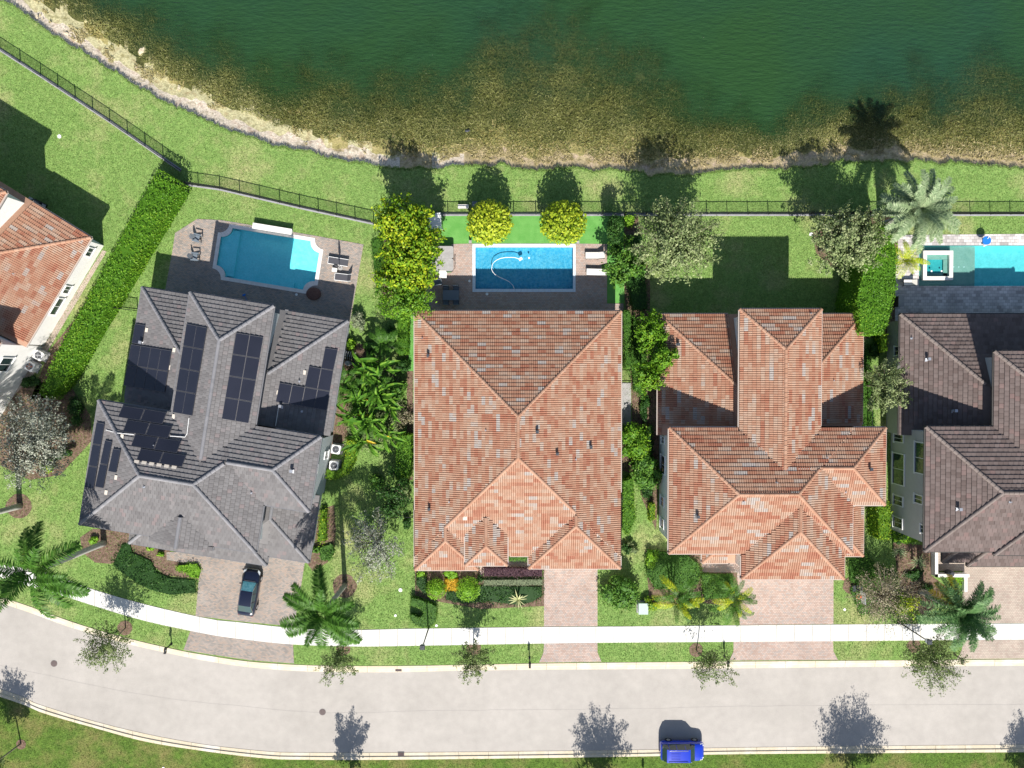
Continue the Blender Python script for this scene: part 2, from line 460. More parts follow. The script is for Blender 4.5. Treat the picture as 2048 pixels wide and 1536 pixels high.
def thing(name, label, cat, loc=(0, 0, 0), rot=0.0, group=None):
    o = bpy.data.objects.new(name, None)
    o.empty_display_size = 0.3
    COL.objects.link(o)
    o.location = loc
    o.rotation_euler = (0, 0, rot)
    return setp(o, label, cat, group)

def link(name, me, m, parent=None, kind=None):
    if m is not None and not me.materials:
        me.materials.append(m)
    o = bpy.data.objects.new(name, me)
    COL.objects.link(o)
    if parent is not None: o.parent = parent
    if kind: o['kind'] = kind
    return o

def raw_mesh(name, V, loops, starts, rnd=None, smooth=False):
    """fast mesh from numpy: V (n,3), loops flat index list, starts of each face"""
    me = bpy.data.meshes.new(name)
    V = np.asarray(V, dtype=np.float32)
    loops = np.asarray(loops, dtype=np.int32)
    starts = np.asarray(starts, dtype=np.int32)
    me.vertices.add(len(V)); me.vertices.foreach_set('co', V.ravel())
    me.loops.add(len(loops)); me.loops.foreach_set('vertex_index', loops)
    me.polygons.add(len(starts)); me.polygons.foreach_set('loop_start', starts)
    me.polygons.foreach_set('use_smooth', np.full(len(starts), bool(smooth)))
    me.update(calc_edges=True)
    if rnd is not None:
        a = me.attributes.new('rnd', 'FLOAT', 'FACE')
        a.data.foreach_set('value', np.asarray(rnd, dtype=np.float32))
    return me

class MB:
    """collects simple shapes and builds them as one mesh"""
    def __init__(s): s.v, s.f, s.r = [], [], []
    def add(s, vs, fs, rnd=0.5):
        b = len(s.v)
        s.v += [tuple(p) for p in vs]
        for f in fs:
            s.f.append([b + i for i in f]); s.r.append(rnd)
        return s
    def box(s, c, size, rot=0.0, tilt=None, rnd=0.5, taper=1.0):
        x, y, z = size[0] / 2, size[1] / 2, size[2] / 2
        vs = [Vector((i * x * (taper if k > 0 else 1), j * y * (taper if k > 0 else 1), k * z)) for k in (-1, 1) for j in (-1, 1) for i in (-1, 1)]
        M = Matrix.Rotation(rot, 3, 'Z')
        if tilt: M = M @ Matrix.Rotation(tilt[0], 3, 'X') @ Matrix.Rotation(tilt[1], 3, 'Y')
        vs = [M @ v + Vector(c) for v in vs]
        return s.add(vs, [(0, 2, 3, 1), (4, 5, 7, 6), (0, 1, 5, 4), (2, 6, 7, 3), (0, 4, 6, 2), (1, 3, 7, 5)], rnd)
    def tube(s, pts, rad, n=6, cap=True, rnd=0.5):
        pts = [Vector(p) for p in pts]
        if not hasattr(rad, '__len__'): rad = [rad] * len(pts)
        rings = []
        for i, p in enumerate(pts):
            d = (pts[min(i + 1, len(pts) - 1)] - pts[max(i - 1, 0)]).normalized()
            a = d.orthogonal().normalized(); c = d.cross(a)
            rings.append([p + (a * math.cos(t) + c * math.sin(t)) * rad[i] for t in [2 * math.pi * k / n for k in range(n)]])
        vs = [q for r in rings for q in r]
        fs = []
        for i in range(len(pts) - 1):
            for k in range(n):
                fs.append((i * n + k, i * n + (k + 1) % n, (i + 1) * n + (k + 1) % n, (i + 1) * n + k))
        if cap:
            fs.append(tuple(range(n - 1, -1, -1)))
            fs.append(tuple((len(pts) - 1) * n + k for k in range(n)))
        return s.add(vs, fs, rnd)
    def cyl(s, c, r, h, n=16, r2=None, rnd=0.5):
        c = Vector(c)
        return s.tube([c, c + Vector((0, 0, h))], [r, r if r2 is None else r2], n, True, rnd)
    def prism(s, pts, z0, z1, rnd=0.5):
        n = len(pts)
        ar = sum(pts[i][0] * pts[(i + 1) % n][1] - pts[(i + 1) % n][0] * pts[i][1] for i in range(n))
        if ar < 0: pts = pts[::-1]
        vs = [(p[0], p[1], z0) for p in pts] + [(p[0], p[1], z1) for p in pts]
        fs = [tuple(range(n - 1, -1, -1)), tuple(range(n, 2 * n))]
        fs += [(i, (i + 1) % n, n + (i + 1) % n, n + i) for i in range(n)]
        return s.add(vs, fs, rnd)
    def ball(s, c, r, n=10, sq=(1, 1, 1), rnd=0.5):
        vs, fs = [], []
        m = n // 2
        for i in range(m + 1):
            t = math.pi * i / m
            for k in range(n):
                p = 2 * math.pi * k / n
                vs.append((c[0] + r * sq[0] * math.sin(t) * math.cos(p), c[1] + r * sq[1] * math.sin(t) * math.sin(p), c[2] + r * sq[2] * math.cos(t)))
        for i in range(m):
            for k in range(n):
                fs.append((i * n + k, (i + 1) * n + k, (i + 1) * n + (k + 1) % n, i * n + (k + 1) % n))
        return s.add(vs, fs, rnd)
    def mesh(s, name, smooth=False):
        loops, st, k = [], [], 0
        for f in s.f:
            st.append(k); loops += f; k += len(f)
        return raw_mesh(name, s.v, loops, st, s.r, smooth)
    def build(s, name, m, parent=None, kind=None, smooth=False):
        return link(name, s.mesh(name, smooth), m, parent, kind)

def px(pts, z=G): return [P(a, b, z) for a, b in pts]

def sheet(name, outer, z, m, holes=(), thick=0.08, parent=None, kind=None, world_pts=False):
    """flat sheet with holes and side walls; outlines in survey pixels"""
    loops = [[Vector((p.x, p.y, z)) for p in (outer if world_pts else px(outer, z))]]
    for h in holes:
        loops.append([Vector((p.x, p.y, z)) for p in (h if isinstance(h[0], Vector) else px(h, z))])
    tris = tessellate_polygon(loops)
    flat = [p for l in loops for p in l]
    V = [tuple(p) for p in flat]
    Fc = []
    for t in tris:
        a, b, c = (flat[i] for i in t)
        Fc.append(t if (b - a).cross(c - a).z > 0 else t[::-1])
    base = 0
    for li, l in enumerate(loops):
        n = len(l)
        ar = sum(l[i].x * l[(i + 1) % n].y - l[(i + 1) % n].x * l[i].y for i in range(n))
        ccw = ar > 0
        if li > 0: ccw = not ccw
        o = len(V)
        V += [(p.x, p.y, z - thick) for p in l]
        for i in range(n):
            j = (i + 1) % n
            q = (base + i, o + i, o + j, base + j)
            Fc.append(q if ccw else q[::-1])
        base += n
    mb = MB(); mb.v = V; mb.f = [list(f) for f in Fc]; mb.r = [0.5] * len(Fc)
    return mb.build(name, m, parent, kind)

def inside(poly, X, Y):
    """vectorised point in polygon (poly: list of (x,y))"""
    r = np.zeros(len(X), bool)
    n = len(poly)
    j = n - 1
    for i in range(n):
        xi, yi, xj, yj = poly[i][0], poly[i][1], poly[j][0], poly[j][1]
        c = ((yi > Y) != (yj > Y)) & (X < (xj - xi) * (Y - yi) / ((yj - yi) or 1e-9) + xi)
        r ^= c
        j = i
    return r

_vn = rng.normal(0, 1, (256, 256))
def vnoise(x, y, f):
    """smooth 2-D value noise, about unit variance"""
    x = np.asarray(x) * f + 1000; y = np.asarray(y) * f + 1000
    i, j = np.floor(x).astype(int), np.floor(y).astype(int)
    u, v = x - i, y - j
    u, v = u * u * (3 - 2 * u), v * v * (3 - 2 * v)
    g = lambda a, b: _vn[a % 256, b % 256]
    return (g(i, j) * (1 - u) + g(i + 1, j) * u) * (1 - v) + (g(i, j + 1) * (1 - u) + g(i + 1, j + 1) * u) * v

def unit(a):
    return a / np.maximum(np.linalg.norm(a, axis=1, keepdims=True), 1e-9)

def leaf_arrays(C, Nrm, size, aspect=0.6, jitter=0.6):
    """one folded diamond per leaf; C centres, Nrm facing normals"""
    n = len(C)
    N = unit(Nrm + rng.normal(0, jitter, (n, 3)))
    T = unit(np.cross(N, rng.normal(0, 1, (n, 3))))
    B = np.cross(N, T)
    sz = np.asarray(size).reshape(-1, 1) * np.ones((n, 1))
    V = np.empty((n, 4, 3))
    V[:, 0] = C - T * sz * 0.5
    V[:, 1] = C - B * sz * 0.5 * aspect
    V[:, 2] = C + T * sz * 0.5
    V[:, 3] = C + B * sz * 0.5 * aspect
    return V.reshape(-1, 3)

def quads_mesh(name, V, rnd, extra=None):
    n = len(V) // 4
    loops = np.arange(n * 4)
    st = np.arange(n) * 4
    if extra is not None:                       # extra: MB with solid bits joined in
        V = np.vstack([V, np.array(extra.v)]) if len(extra.v) else V
        l2, s2, k = [], [], n * 4
        for f in extra.f:
            s2.append(k); l2 += [i + n * 4 for i in f]; k += len(f)
        loops = np.concatenate([loops, l2]); st = np.concatenate([st, s2]); rnd = np.concatenate([rnd, extra.r])
    return raw_mesh(name, V, loops, st, rnd)
# ------------------------------------------------------------------ lake, shore and lawns
SHORE = [(6, 7), (47, 29), (103, 67), (164, 103), (211, 132), (255, 161), (293, 183), (352, 217), (410, 243), (469, 267), (527, 284), (600, 302),
         (662, 319), (725, 330), (787, 337), (866, 337), (944, 334), (1006, 331), (1053, 342), (1131, 337), (1240, 343), (1319, 351), (1398, 349),
         (1484, 341), (1575, 339), (1674, 327), (1800, 321), (1871, 329), (1950, 327), (2009, 335), (2048, 339)]
sh = [P(a, b, 0) for a, b in SHORE]
_sx = np.array([-160.0, -90.0] + [p.x for p in sh] + [90.0, 200.0])
_sy = np.array([90.0, 62.0] + [p.y for p in sh] + [21.0, 24.0])
_wob = rng.normal(0, 1, 4000)
def wob(x, f, a):                                   # cheap 1-D smooth noise
    t = np.asarray(x) * f + 500
    i = np.floor(t).astype(int) % 3999
    u = t - np.floor(t)
    u = u * u * (3 - 2 * u)
    return a * (_wob[i] * (1 - u) + _wob[i + 1] * u)
def shore_y(x):
    return np.interp(x, _sx, _sy) + wob(x, 1.1, 0.12) + wob(x, 3.7, 0.07)
DEEP = [(0, -160), (120, -90), (210, -20), (330, 25), (430, 70), (560, 118), (640, 122), (760, 135), (860, 105), (960, 62), (1060, 30), (1150, 22), (1240, 60),
        (1320, 112), (1400, 190), (1450, 212), (1550, 205), (1640, 182), (1750, 165), (1850, 150), (1950, 120), (2048, 110)]
dp = [P(a, b, 0) for a, b in DEEP]
_dx = np.array([-160.0] + [p.x for p in dp] + [200.0]); _dy = np.array([110.0] + [p.y for p in dp] + [36.0])
def deep_w(x):                                      # width of the weedy shelf
    return np.maximum(np.interp(x, _dx, _dy) + wob(x, 0.35, 0.7) - np.interp(x, _sx, _sy), 3.0)

WATER_Z = -0.42
def bed_z(x, d):
    w = deep_w(x)
    t = d / w
    z = np.interp(d, [0, 0.07, 0.35, 1.0, 1.8, 3.0], [G, 0.0, -0.18, -0.36, -0.47, -0.60])
    z = np.where(d > 3.0, -0.60 - 0.75 * np.clip((t - 3.0 / w) / (1 - 3.0 / w), 0, 1) ** 1.5 - 0.45 * np.clip(d - w, 0, 8), z)
    return z

xs = np.concatenate([np.linspace(-160, -60, 12), np.arange(-58, 58.1, 0.4), np.linspace(60, 200, 12)])
ds = np.array([0, .07, .35, .7, 1, 1.4, 1.8, 2.4, 3, 4, 5, 6.5, 8, 10, 12, 14, 16, 18, 20, 23, 26, 30, 40, 60, 120])
XX, DD = np.meshgrid(xs, ds, indexing='ij')
YY = shore_y(XX) + DD
ZZ = bed_z(XX, DD) + np.where((DD > 0.3), vnoise(XX, DD, 1.3) * 0.035 + vnoise(XX, DD, .4) * .03, 0)
def grid_mesh(name, X, Y, Z, smooth=True):
    a, b = X.shape
    V = np.stack([X, Y, Z], -1).reshape(-1, 3)
    i, j = np.meshgrid(np.arange(a - 1), np.arange(b - 1), indexing='ij')
    k = (i * b + j).ravel()
    q = np.stack([k, k + b, k + b + 1, k + 1], 1)
    return raw_mesh(name, V, q.ravel(), np.arange(len(q)) * 4, None, smooth)
me = grid_mesh('lake_bed', XX, YY, ZZ)
bed = link('lake_bed', me, K['bed'], None, 'structure')
me.materials.append(K['sand'])
_mi = np.where((DD[:-1, :-1] < 2.3) , 1, 0).ravel().astype(np.int32)
_r = rng.random(_mi.shape)
dm = DD[:-1, :-1].ravel(); xm = XX[:-1, :-1].ravel()
_mi = np.where((dm < 0.75 + vnoise(xm, dm, 0.8) * 0.45 + 1.9 * np.clip((-xm + 2) / 30, 0, 1)), 1, 0).astype(np.int32)
me.materials.append(K['tanbed'])
_mi = np.where((_mi == 0) & (dm < 2.4 + vnoise(xm, dm, .5) * .8), 2, _mi)
_mi = np.where((_mi == 1) & (xm > -8 + vnoise(xm, dm, .3) * 6), 2, _mi).astype(np.int32)
me.polygons.foreach_set('material_index', _mi)
# water sheet
dw = ds[3:]
XW, DW = np.meshgrid(xs, dw, indexing='ij')
me = grid_mesh('lake_water', XW, shore_y(XW) + DW, np.full(XW.shape, WATER_Z))
at = me.attributes.new('depth', 'FLOAT', 'POINT')
_t = DW / deep_w(XW)
at.data.foreach_set('value', (np.clip(np.where(_t < 0.35, _t * 0.95, 0.33 + (_t - 0.35) * 1.45), 0, 3)).ravel().astype(np.float32))
link('lake_water', me, K['lake'], None, 'structure')
# submerged weed
n = 300000
x = rng.uniform(-56, 56, n)
t = rng.beta(1.5, 1.6, n) * 1.25
w = deep_w(x)
d = np.where(x < -12, 2.0, np.where(x < 0, 1.4, .55)) + np.clip((-x - 20) / 25, 0, 1) * 1.2 + t * w
cl = vnoise(x, d, 0.22) * 0.6 + vnoise(x, d, 0.7) * 0.45 + vnoise(x, d, 2.0) * 0.25
keep = (cl > -1.15) & (rng.random(n) < np.clip(1.35 - t, 0, 1))
x, d, t, cl = x[keep], d[keep], t[keep], cl[keep]
z = np.minimum(bed_z(x, d) + rng.uniform(0.02, 0.35, len(x)), WATER_Z - 0.02)
C = np.stack([x, shore_y(x) + d, z], 1)
NN = np.tile([0.0, 0.0, 1.0], (len(x), 1))
V = leaf_arrays(C, NN, rng.uniform(0.12, 0.42, len(x)), 0.17, 0.5)
me = quads_mesh('pond_weed', V, np.clip(rng.normal(0.5, 0.22, len(x)) + cl * 0.16 + (0.35 - t) * 0.55, 0, 1))
wd = link('pond_weed', me, F['weed'], None, 'stuff')
m_ = 42000
x2 = rng.uniform(-56, 56, m_); d2 = rng.uniform(.25, 1, m_) ** 1.2 * 4.2
k2 = (vnoise(x2, d2, .6) + .5 * vnoise(x2, d2, 1.7) > np.where(x2 < -10, 0.9 - (d2 - 1.5) * .6, -.2))
x2, d2 = x2[k2], d2[k2]
C2 = np.stack([x2, shore_y(x2) + d2, bed_z(x2, d2) + rng.uniform(.02, .14, len(x2))], 1)
V2 = leaf_arrays(C2, np.tile([0.0, 0.0, 1.0], (len(x2), 1)), rng.uniform(.12, .4, len(x2)), .2, .45)
m2_ = quads_mesh('shore_thatch', V2, np.clip(rng.normal(.5, .25, len(x2)), 0, 1))
setp(link('shore_thatch', m2_, F['thatch'], None, 'stuff'), 'tan thatch of dead reeds washed up along the shore', 'thatch')
setp(wd, 'brown submerged pond weed along the lake shore', 'pond weed')
# shore stones
for i, (a, b, r) in enumerate([(283, 101, 0.55), (206, 62, 0.28), (170, 40, 0.3), (152, 80, 0.22), (357, 175, 0.3), (272, 135, 0.2), (133, 68, 0.25), (76, 36, 0.22)]):
    p = P(a, b, -0.4)
    zz = float(bed_z(np.array([p.x]), np.array([p.y - float(shore_y(p.x))]))[0])
    mb = MB().ball((0, 0, 0), r, 10, (1, 0.65, 0.4))
    mb.v = [(q[0] + rng.normal(0, .03), q[1] + rng.normal(0, .03), q[2] + rng.normal(0, .02)) for q in mb.v]
    o = mb.build('shore_stone', K['umber'])
    o.location = (p.x, p.y, zz + r * 0.15)
    o.rotation_euler = (0, 0, random.random() * 3)
    setp(o, ['large pale stone under the shallow water by the left shore', 'tan stone near the top of the left weed bed', 'small tan stone highest in the photo in the left shallows',
             'small pale stone on the sandy left bank nearest the grass', 'tan stone in the shallows right of the large pale stone', 'small stone on the wet sand below the large pale stone',
             'pale pebble on the sandy bank near the upper left corner', 'pale pebble on the sand closest to the upper left corner'][i], 'stone', 'stones along the shore')
# a small dark coot-like lump in the weeds
p = P(934, 262, WATER_Z)
mb = MB().ball((0, 0, 0.03), 0.22, 10, (1, 0.6, 0.4)).ball((0.2, 0.02, 0.1), 0.09, 8).tube([(0.27, 0.02, 0.1), (0.36, 0.02, 0.09)], [0.03, 0.01], 5)
o = mb.build('water_bird', K['dark']); o.location = p
setp(o, 'small dark water bird afloat over the brown weeds', 'bird')

# lawn outline follows the shore; everything south down to the kerb
KERB_N = [(-420, 1120), (-60, 1170), (0, 1192), (60, 1212), (125, 1236), (176, 1253), (249, 1274), (346, 1297), (410, 1309), (498, 1322), (600, 1329), (700, 1331), (800, 1331), (922, 1329), (1083, 1326), (1260, 1324), (1500, 1322), (1760, 1320), (2048, 1318), (2600, 1315)]
KERB_NR = [(-420, 1132), (-60, 1183), (0, 1205), (60, 1225), (125, 1249), (176, 1265), (249, 1286), (346, 1308), (410, 1321), (498, 1334), (600, 1342), (700, 1344), (800, 1344), (922, 1341), (1083, 1339), (1260, 1338), (1500, 1336), (1760, 1333), (2048, 1331), (2600, 1328)]
KERB_SR = [(-420, 1250), (0, 1378), (73, 1407), (176, 1439), (293, 1468), (410, 1489), (527, 1502), (600, 1505), (800, 1505), (1260, 1500), (1480, 1495), (2048, 1489), (2600, 1484)]
KERB_S = [(-420, 1264), (0, 1392), (88, 1425), (199, 1457), (293, 1482), (410, 1501), (527, 1515), (600, 1518), (800, 1518), (1260, 1512), (1480, 1507), (2048, 1503), (2600, 1498)]
def dense(pts, z, step=1.5):
    """smooth resample (Catmull-Rom) of a survey polyline"""
    q = [P(a, b, z) for a, b in pts]
    out = []
    for i in range(len(q) - 1):
        p0, p1, p2, p3 = q[max(i - 1, 0)], q[i], q[i + 1], q[min(i + 2, len(q) - 1)]
        k = max(1, int((p2 - p1).length / step))
        for j in range(k):
            t = j / k
            out.append(0.5 * ((2 * p1) + (p2 - p0) * t + (2 * p0 - 5 * p1 + 4 * p2 - p3) * t * t + (3 * p1 - p0 - 3 * p2 + p3) * t ** 3))
    out.append(q[-1])
    return out
kn = dense(KERB_N, G)
lx = np.concatenate([[-160, -110], np.arange(-58, 58.1, 0.4), [110, 160, 200]])
lawn_outer = [Vector((a, float(shore_y(a)), G)) for a in lx[lx > kn[0].x - 120]]
right = Vector((200, kn[-1].y, G))
lawn_outer = lawn_outer + [right] + list(reversed(kn)) + [Vector((-160, kn[0].y + 20, G))]

# pool outlines (world)
def rot2(p, a): return (p[0] * math.cos(a) - p[1] * math.sin(a), p[0] * math.sin(a) + p[1] * math.cos(a))
A2 = math.radians(-9.3)
PC2 = P(536, 518)
def notched(w, h, r, n=6):
    pts = []
    for cx, cy, a0 in ((w, h, 270), (-w, h, 360), (-w, -h, 90), (w, -h, 180)):
        # concave quarter circle at each corner, going counter-clockwise round the pool
        for k in range(n + 1):
            a = math.radians(a0 - 90 * k / n)
            pts.append((cx + r * math.cos(a), cy + r * math.sin(a)))
    return pts
def w2(pts, c=PC2, a=A2):
    out = []
    for p in pts:
        q = rot2(p, a)
        out.append(Vector((c.x + q[0], c.y + q[1], G)))
    return out
pool2_in = w2(notched(4.95, 2.45, 1.02))
pool2_out = w2(notched(5.3, 2.8, 1.0))
def rect_px(x0, y0, x1, y1, z=G):
    return [P(x0, y1, z), P(x1, y1, z), P(x1, y0, z), P(x0, y0, z)]
pool3_in, pool3_out = rect_px(951, 495, 1146, 578), rect_px(945, 488, 1151, 584)
pool5_in = rect_px(1837, 491, 2120, 572)
lawn = sheet('lawn', lawn_outer, G, K['grass'], holes=[pool2_in, pool3_in, pool5_in], thick=0.12, kind='structure', world_pts=True)
ks = dense(KERB_S, G)
sl = [Vector((200, ks[-1].y, G)), Vector((200, -120, G)), Vector((-160, -120, G)), Vector((-160, ks[0].y + 20, G))]
sheet('verge', ks + sl, G, K['grass_low'], thick=0.15, kind='structure', world_pts=True)
# earth under everything
mb = MB().box((20, 0, -9), (700, 700, 1))
mb.build('ground', K['mulch'], kind='structure')
# road
r1, r2 = dense(KERB_NR, 0), dense(KERB_SR, 0)
ext = [Vector((200, r1[-1].y, 0))], [Vector((200, r2[-1].y, 0))]
sheet('road', r1 + ext[0] + ext[1] + list(reversed(r2)), 0.0, K['road'], thick=0.3, kind='structure', world_pts=True)
# faint centre seam of the road
seam = dense([(-100, 1310), (100, 1352), (300, 1392), (480, 1412), (645, 1425), (900, 1421), (1260, 1417), (1600, 1411), (2048, 1409)], 0.004, 1.0)
seam = [Vector((p.x, p.y + float(wob(p.x, 0.6, 0.03)), p.z)) for p in seam]
up = [Vector((p.x, p.y + 0.012, p.z)) for p in seam]; lo = [Vector((p.x, p.y - 0.012, p.z)) for p in reversed(seam)]
sheet('road_seam', up + lo, 0.004, K['seam'], thick=0.001, kind='structure', world_pts=True)

def ribbon_at(a, b, step):
    """walk two polylines together: returns matched point pairs every step metres"""
    la = dense(a, 0, 0.5); lb = dense(b, 0, 0.5)
    def param(l):
        s = [0]
        for i in range(1, len(l)): s.append(s[-1] + (l[i] - l[i - 1]).length)
        return np.array(s)
    sa, sb = param(la), param(lb)
    n = int(sa[-1] / step)
    out = []
    for i in range(n + 1):
        f = i / n
        pa = [np.interp(f * sa[-1], sa, [p[k] for p in la]) for k in range(2)]
        pb = [np.interp(f * sb[-1], sb, [p[k] for p in lb]) for k in range(2)]
        out.append((Vector((*pa, 0)), Vector((*pb, 0))))
    return out
def kerb(name, outer, road):
    root = thing(name, None, None)
    root['kind'] = 'structure'
    prs = ribbon_at(outer, road, 0.75)
    prs = [q for q in prs if -56 < q[0].x < 56]
    for i in range(0, len(prs) - 4, 4):
        mb = MB()
        prof = [(0.0, G + 0.02), (0.42, G + 0.02), (0.50, 0.05), (1.0, 0.024)]
        prof2 = [(0.0, -0.2)] + prof + [(1.0, -0.2)]
        n = len(prof2)
        seg = prs[i:i + 5]
        vs = []
        for k, (o_, r_) in enumerate(seg):
            o2, r2_ = o_, r_
            if k == 0: dlt = (seg[1][0] - seg[0][0]).normalized() * 0.012
            elif k == 4: dlt = (seg[3][0] - seg[4][0]).normalized() * 0.012
            else: dlt = Vector((0, 0, 0))
            for f, z in prof2:
                q = o2.lerp(r2_, f) + dlt
                vs.append((q.x, q.y, z))
        fs = []
        for k in range(4):
            for j in range(n - 1):
                fs.append((k * n + j, (k + 1) * n + j, (k + 1) * n + j + 1, k * n + j + 1))
        fs += [tuple(range(n)), tuple(4 * n + j for j in reversed(range(n)))]
        mb.add(vs, fs)
        o = mb.build('kerb_segment', K['kerb'], root)
    return root
kerb('north_kerb', KERB_N, KERB_NR)
kerb('south_kerb', KERB_S, KERB_SR)
# the sidewalk, slab by slab
WALK_T = [(-160, 1095), (0, 1128), (90, 1143), (181, 1176), (292, 1208), (420, 1237), (483, 1244), (587, 1255), (721, 1259), (800, 1257), (1087, 1253), (1260, 1252), (1700, 1248), (2048, 1246), (2200, 1245)]
WALK_B = [(-160, 1125), (0, 1157), (100, 1182), (187, 1210), (292, 1241), (420, 1268), (483, 1277), (587, 1288), (721, 1292), (800, 1291), (1087, 1286), (1260, 1284), (1700, 1281), (2048, 1278), (2200, 1277)]
root = thing('sidewalk', None, None); root['kind'] = 'structure'
prs = ribbon_at(WALK_T, WALK_B, 1.8)
for i in range(len(prs) - 1):
    (a, b), (c, d) = prs[i], prs[i + 1]
    e = (c - a).normalized() * 0.020
    mb = MB().prism([tuple((a + e)[:2]), tuple((b + e)[:2]), tuple((d - e)[:2]), tuple((c - e)[:2])], G - 0.06, G + 0.035 + rng.normal(0, 0.002))
    o = mb.build('slab', K['slab'], root)
base = [p[0] for p in prs] + [p[1] for p in reversed(prs)]
sheet('slab_base', base, G + 0.012, K['kerb_dark'], thick=0.01, parent=root, world_pts=True)

# decks and drives
DZ = G + 0.03
def paved(name, pts, m, holes=(), z=DZ):
    return sheet(name, pts, z, m, holes, 0.10, kind='structure')
DECK2 = [(394, 438), (440, 440), (459, 443), (634, 472), (727, 489), (700, 645), (690, 700), (320, 640), (332, 571), (344, 507), (350, 466)]
paved('pool_patio', DECK2, K['pav_grey'], [pool2_out])
DECK3 = [(848, 545), (903, 545), (903, 488), (945, 487), (1151, 487), (1214, 488), (1214, 607), (1247, 607), (1247, 700), (848, 700)]
paved('pool_patio', DECK3, K['pav_pink'], [pool3_out])
DECK5 = [(1796, 470), (2150, 467), (2150, 700), (1790, 700), (1790, 560), (1796, 500)]
paved('pool_patio', DECK5, K['pav_trav'], [pool5_in])
TURF3 = [(855, 431), (1248, 431), (1248, 606.4), (1214.6, 606.4), (1214.6, 487.4), (902.4, 487.4), (902.4, 545), (855, 545)]
sheet('artificial_turf', TURF3, G + 0.022, K['turf'], (), 0.02, kind='structure')
sheet('artificial_turf', [(818, 618), (846, 618), (846, 742), (816, 742)], G + 0.022, K['turf'], (), 0.02, kind='structure')
DRIVE2 = [(333, 1104), (620, 1104), (609, 1128), (597, 1205), (587, 1253), (483, 1243), (391, 1232), (400, 1131), (333, 1120)]
DRIVE3 = [(1088, 1120), (1195, 1120), (1195, 1252), (1088, 1253)]
WALK3 = [(960, 1100), (1089, 1100), (1089, 1136), (972, 1137), (960, 1158)]
DRIVE4 = [(1404, 1110), (1500, 1110), (1500, 1130), (1667, 1130), (1667, 1248), (1480, 1250), (1474, 1145), (1404, 1145)]
DRIVE5 = [(1863, 1096), (2200, 1096), (2200, 1245), (1925, 1246.5), (1925, 1142), (1863, 1142)]
paved('driveway', DRIVE2, K['pav_grey']); paved('driveway', DRIVE3, K['pav_pink']); paved('driveway', DRIVE4, K['pav_pink']); paved('driveway', DRIVE5, K['pav_tan'])
paved('entry_path', WALK3, K['pav_pink'], z=DZ + 0.004)
APR = [([(381, 1261), (586, 1288), (588, 1327), (500, 1320.5), (415, 1308), (367, 1300)], 'pav_grey'), ([(1088, 1286.5), (1195, 1285), (1195, 1305), (1203, 1323.5), (1078, 1325), (1087, 1305)], 'pav_pink'),
       ([(1467, 1283), (1666, 1281.5), (1667, 1303), (1676, 1320), (1459, 1321), (1467, 1303)], 'pav_pink'), ([(1926, 1280), (2200, 1278), (2200, 1316.5), (1914, 1318), (1924, 1300)], 'pav_tan')]
for pts, m in APR: paved('driveway_apron', pts, K[m])
paved('side_path', [(1241, 765), (1262, 765), (1262, 850), (1241, 850)], K['concrete'])
paved('side_path', [(100, 672), (115, 645), (205, 500), (213, 503), (70, 745), (20, 800), (0, 800)], K['pav_tan'], z=G + 0.02)

# mulch beds
def bed_(pts, z=G + 0.012): return sheet('mulch_bed', pts, z, K['mulch'], (), 0.02, kind='structure')
def disc(cx, cy, r, z=G + 0.016, m='mulch', name='mulch_bed'):
    pts = [(cx + r * (1 + float(wob(k + cx, 1, 0.05))) * math.cos(2 * math.pi * k / 20), cy + r * math.sin(2 * math.pi * k / 20)) for k in range(20)]
    return sheet(name, pts, z, K[m], (), 0.02, kind='structure')
for a, b, r in [(38, 1012, 25), (250, 1256, 15), (689, 1172, 24), (687, 1297, 14), (948, 1297, 14), (1392, 1300, 14), (1828, 1292, 14), (42, 1489, 10), (1704, 1171, 18), (628, 590, 17)]:
    if a == 628: continue
    disc(a, b, r)
bed_([(160, 1075), (185, 1058), (330, 1060), (345, 1120), (390, 1130), (400, 1160), (330, 1150), (290, 1120), (250, 1110), (222, 1128), (190, 1125), (165, 1105)])
bed_([(611, 1122), (640, 1020), (668, 1010), (672, 1060), (668, 1100), (655, 1125), (625, 1142)])
bed_([(358, 372), (362, 380), (240, 580), (130, 790), (60, 800), (100, 700)])
bed_([(686, 700), (700, 684), (730, 690), (740, 800), (700, 870), (668, 900), (655, 930), (664, 870)])
bed_([(815, 960), (826, 960), (826, 600), (812, 600)])
bed_([(1246, 430), (1275, 428), (1300, 560), (1300, 700), (1320, 830), (1315, 1010), (1312, 1060), (1285, 1000), (1275, 950), (1240, 940), (1240, 870), (1264, 850), (1262, 760), (1250, 600)])
bed_([(1740, 420), (1625, 465), (1632, 505), (1655, 530), (1696, 545), (1704, 640), (1722, 680), (1800, 660), (1800, 500), (1795, 440)])
bed_([(1290, 1100), (1420, 1108), (1480, 1150), (1478, 1215), (1400, 1205), (1300, 1215)])
bed_([(1786, 1085), (1862, 1092), (1862, 1150), (1900, 1180), (1850, 1235), (1800, 1180)])
bed_([(830, 1136), (962, 1136), (962, 1160), (1088, 1158), (1088, 1212), (960, 1218), (860, 1200), (830, 1190)])
bed_([(40, 760), (140, 770), (180, 830), (185, 880), (120, 950), (60, 960), (0, 930), (0, 820)])
bed_([(765, 600), (850, 560), (848, 436), (775, 430), (765, 500)])

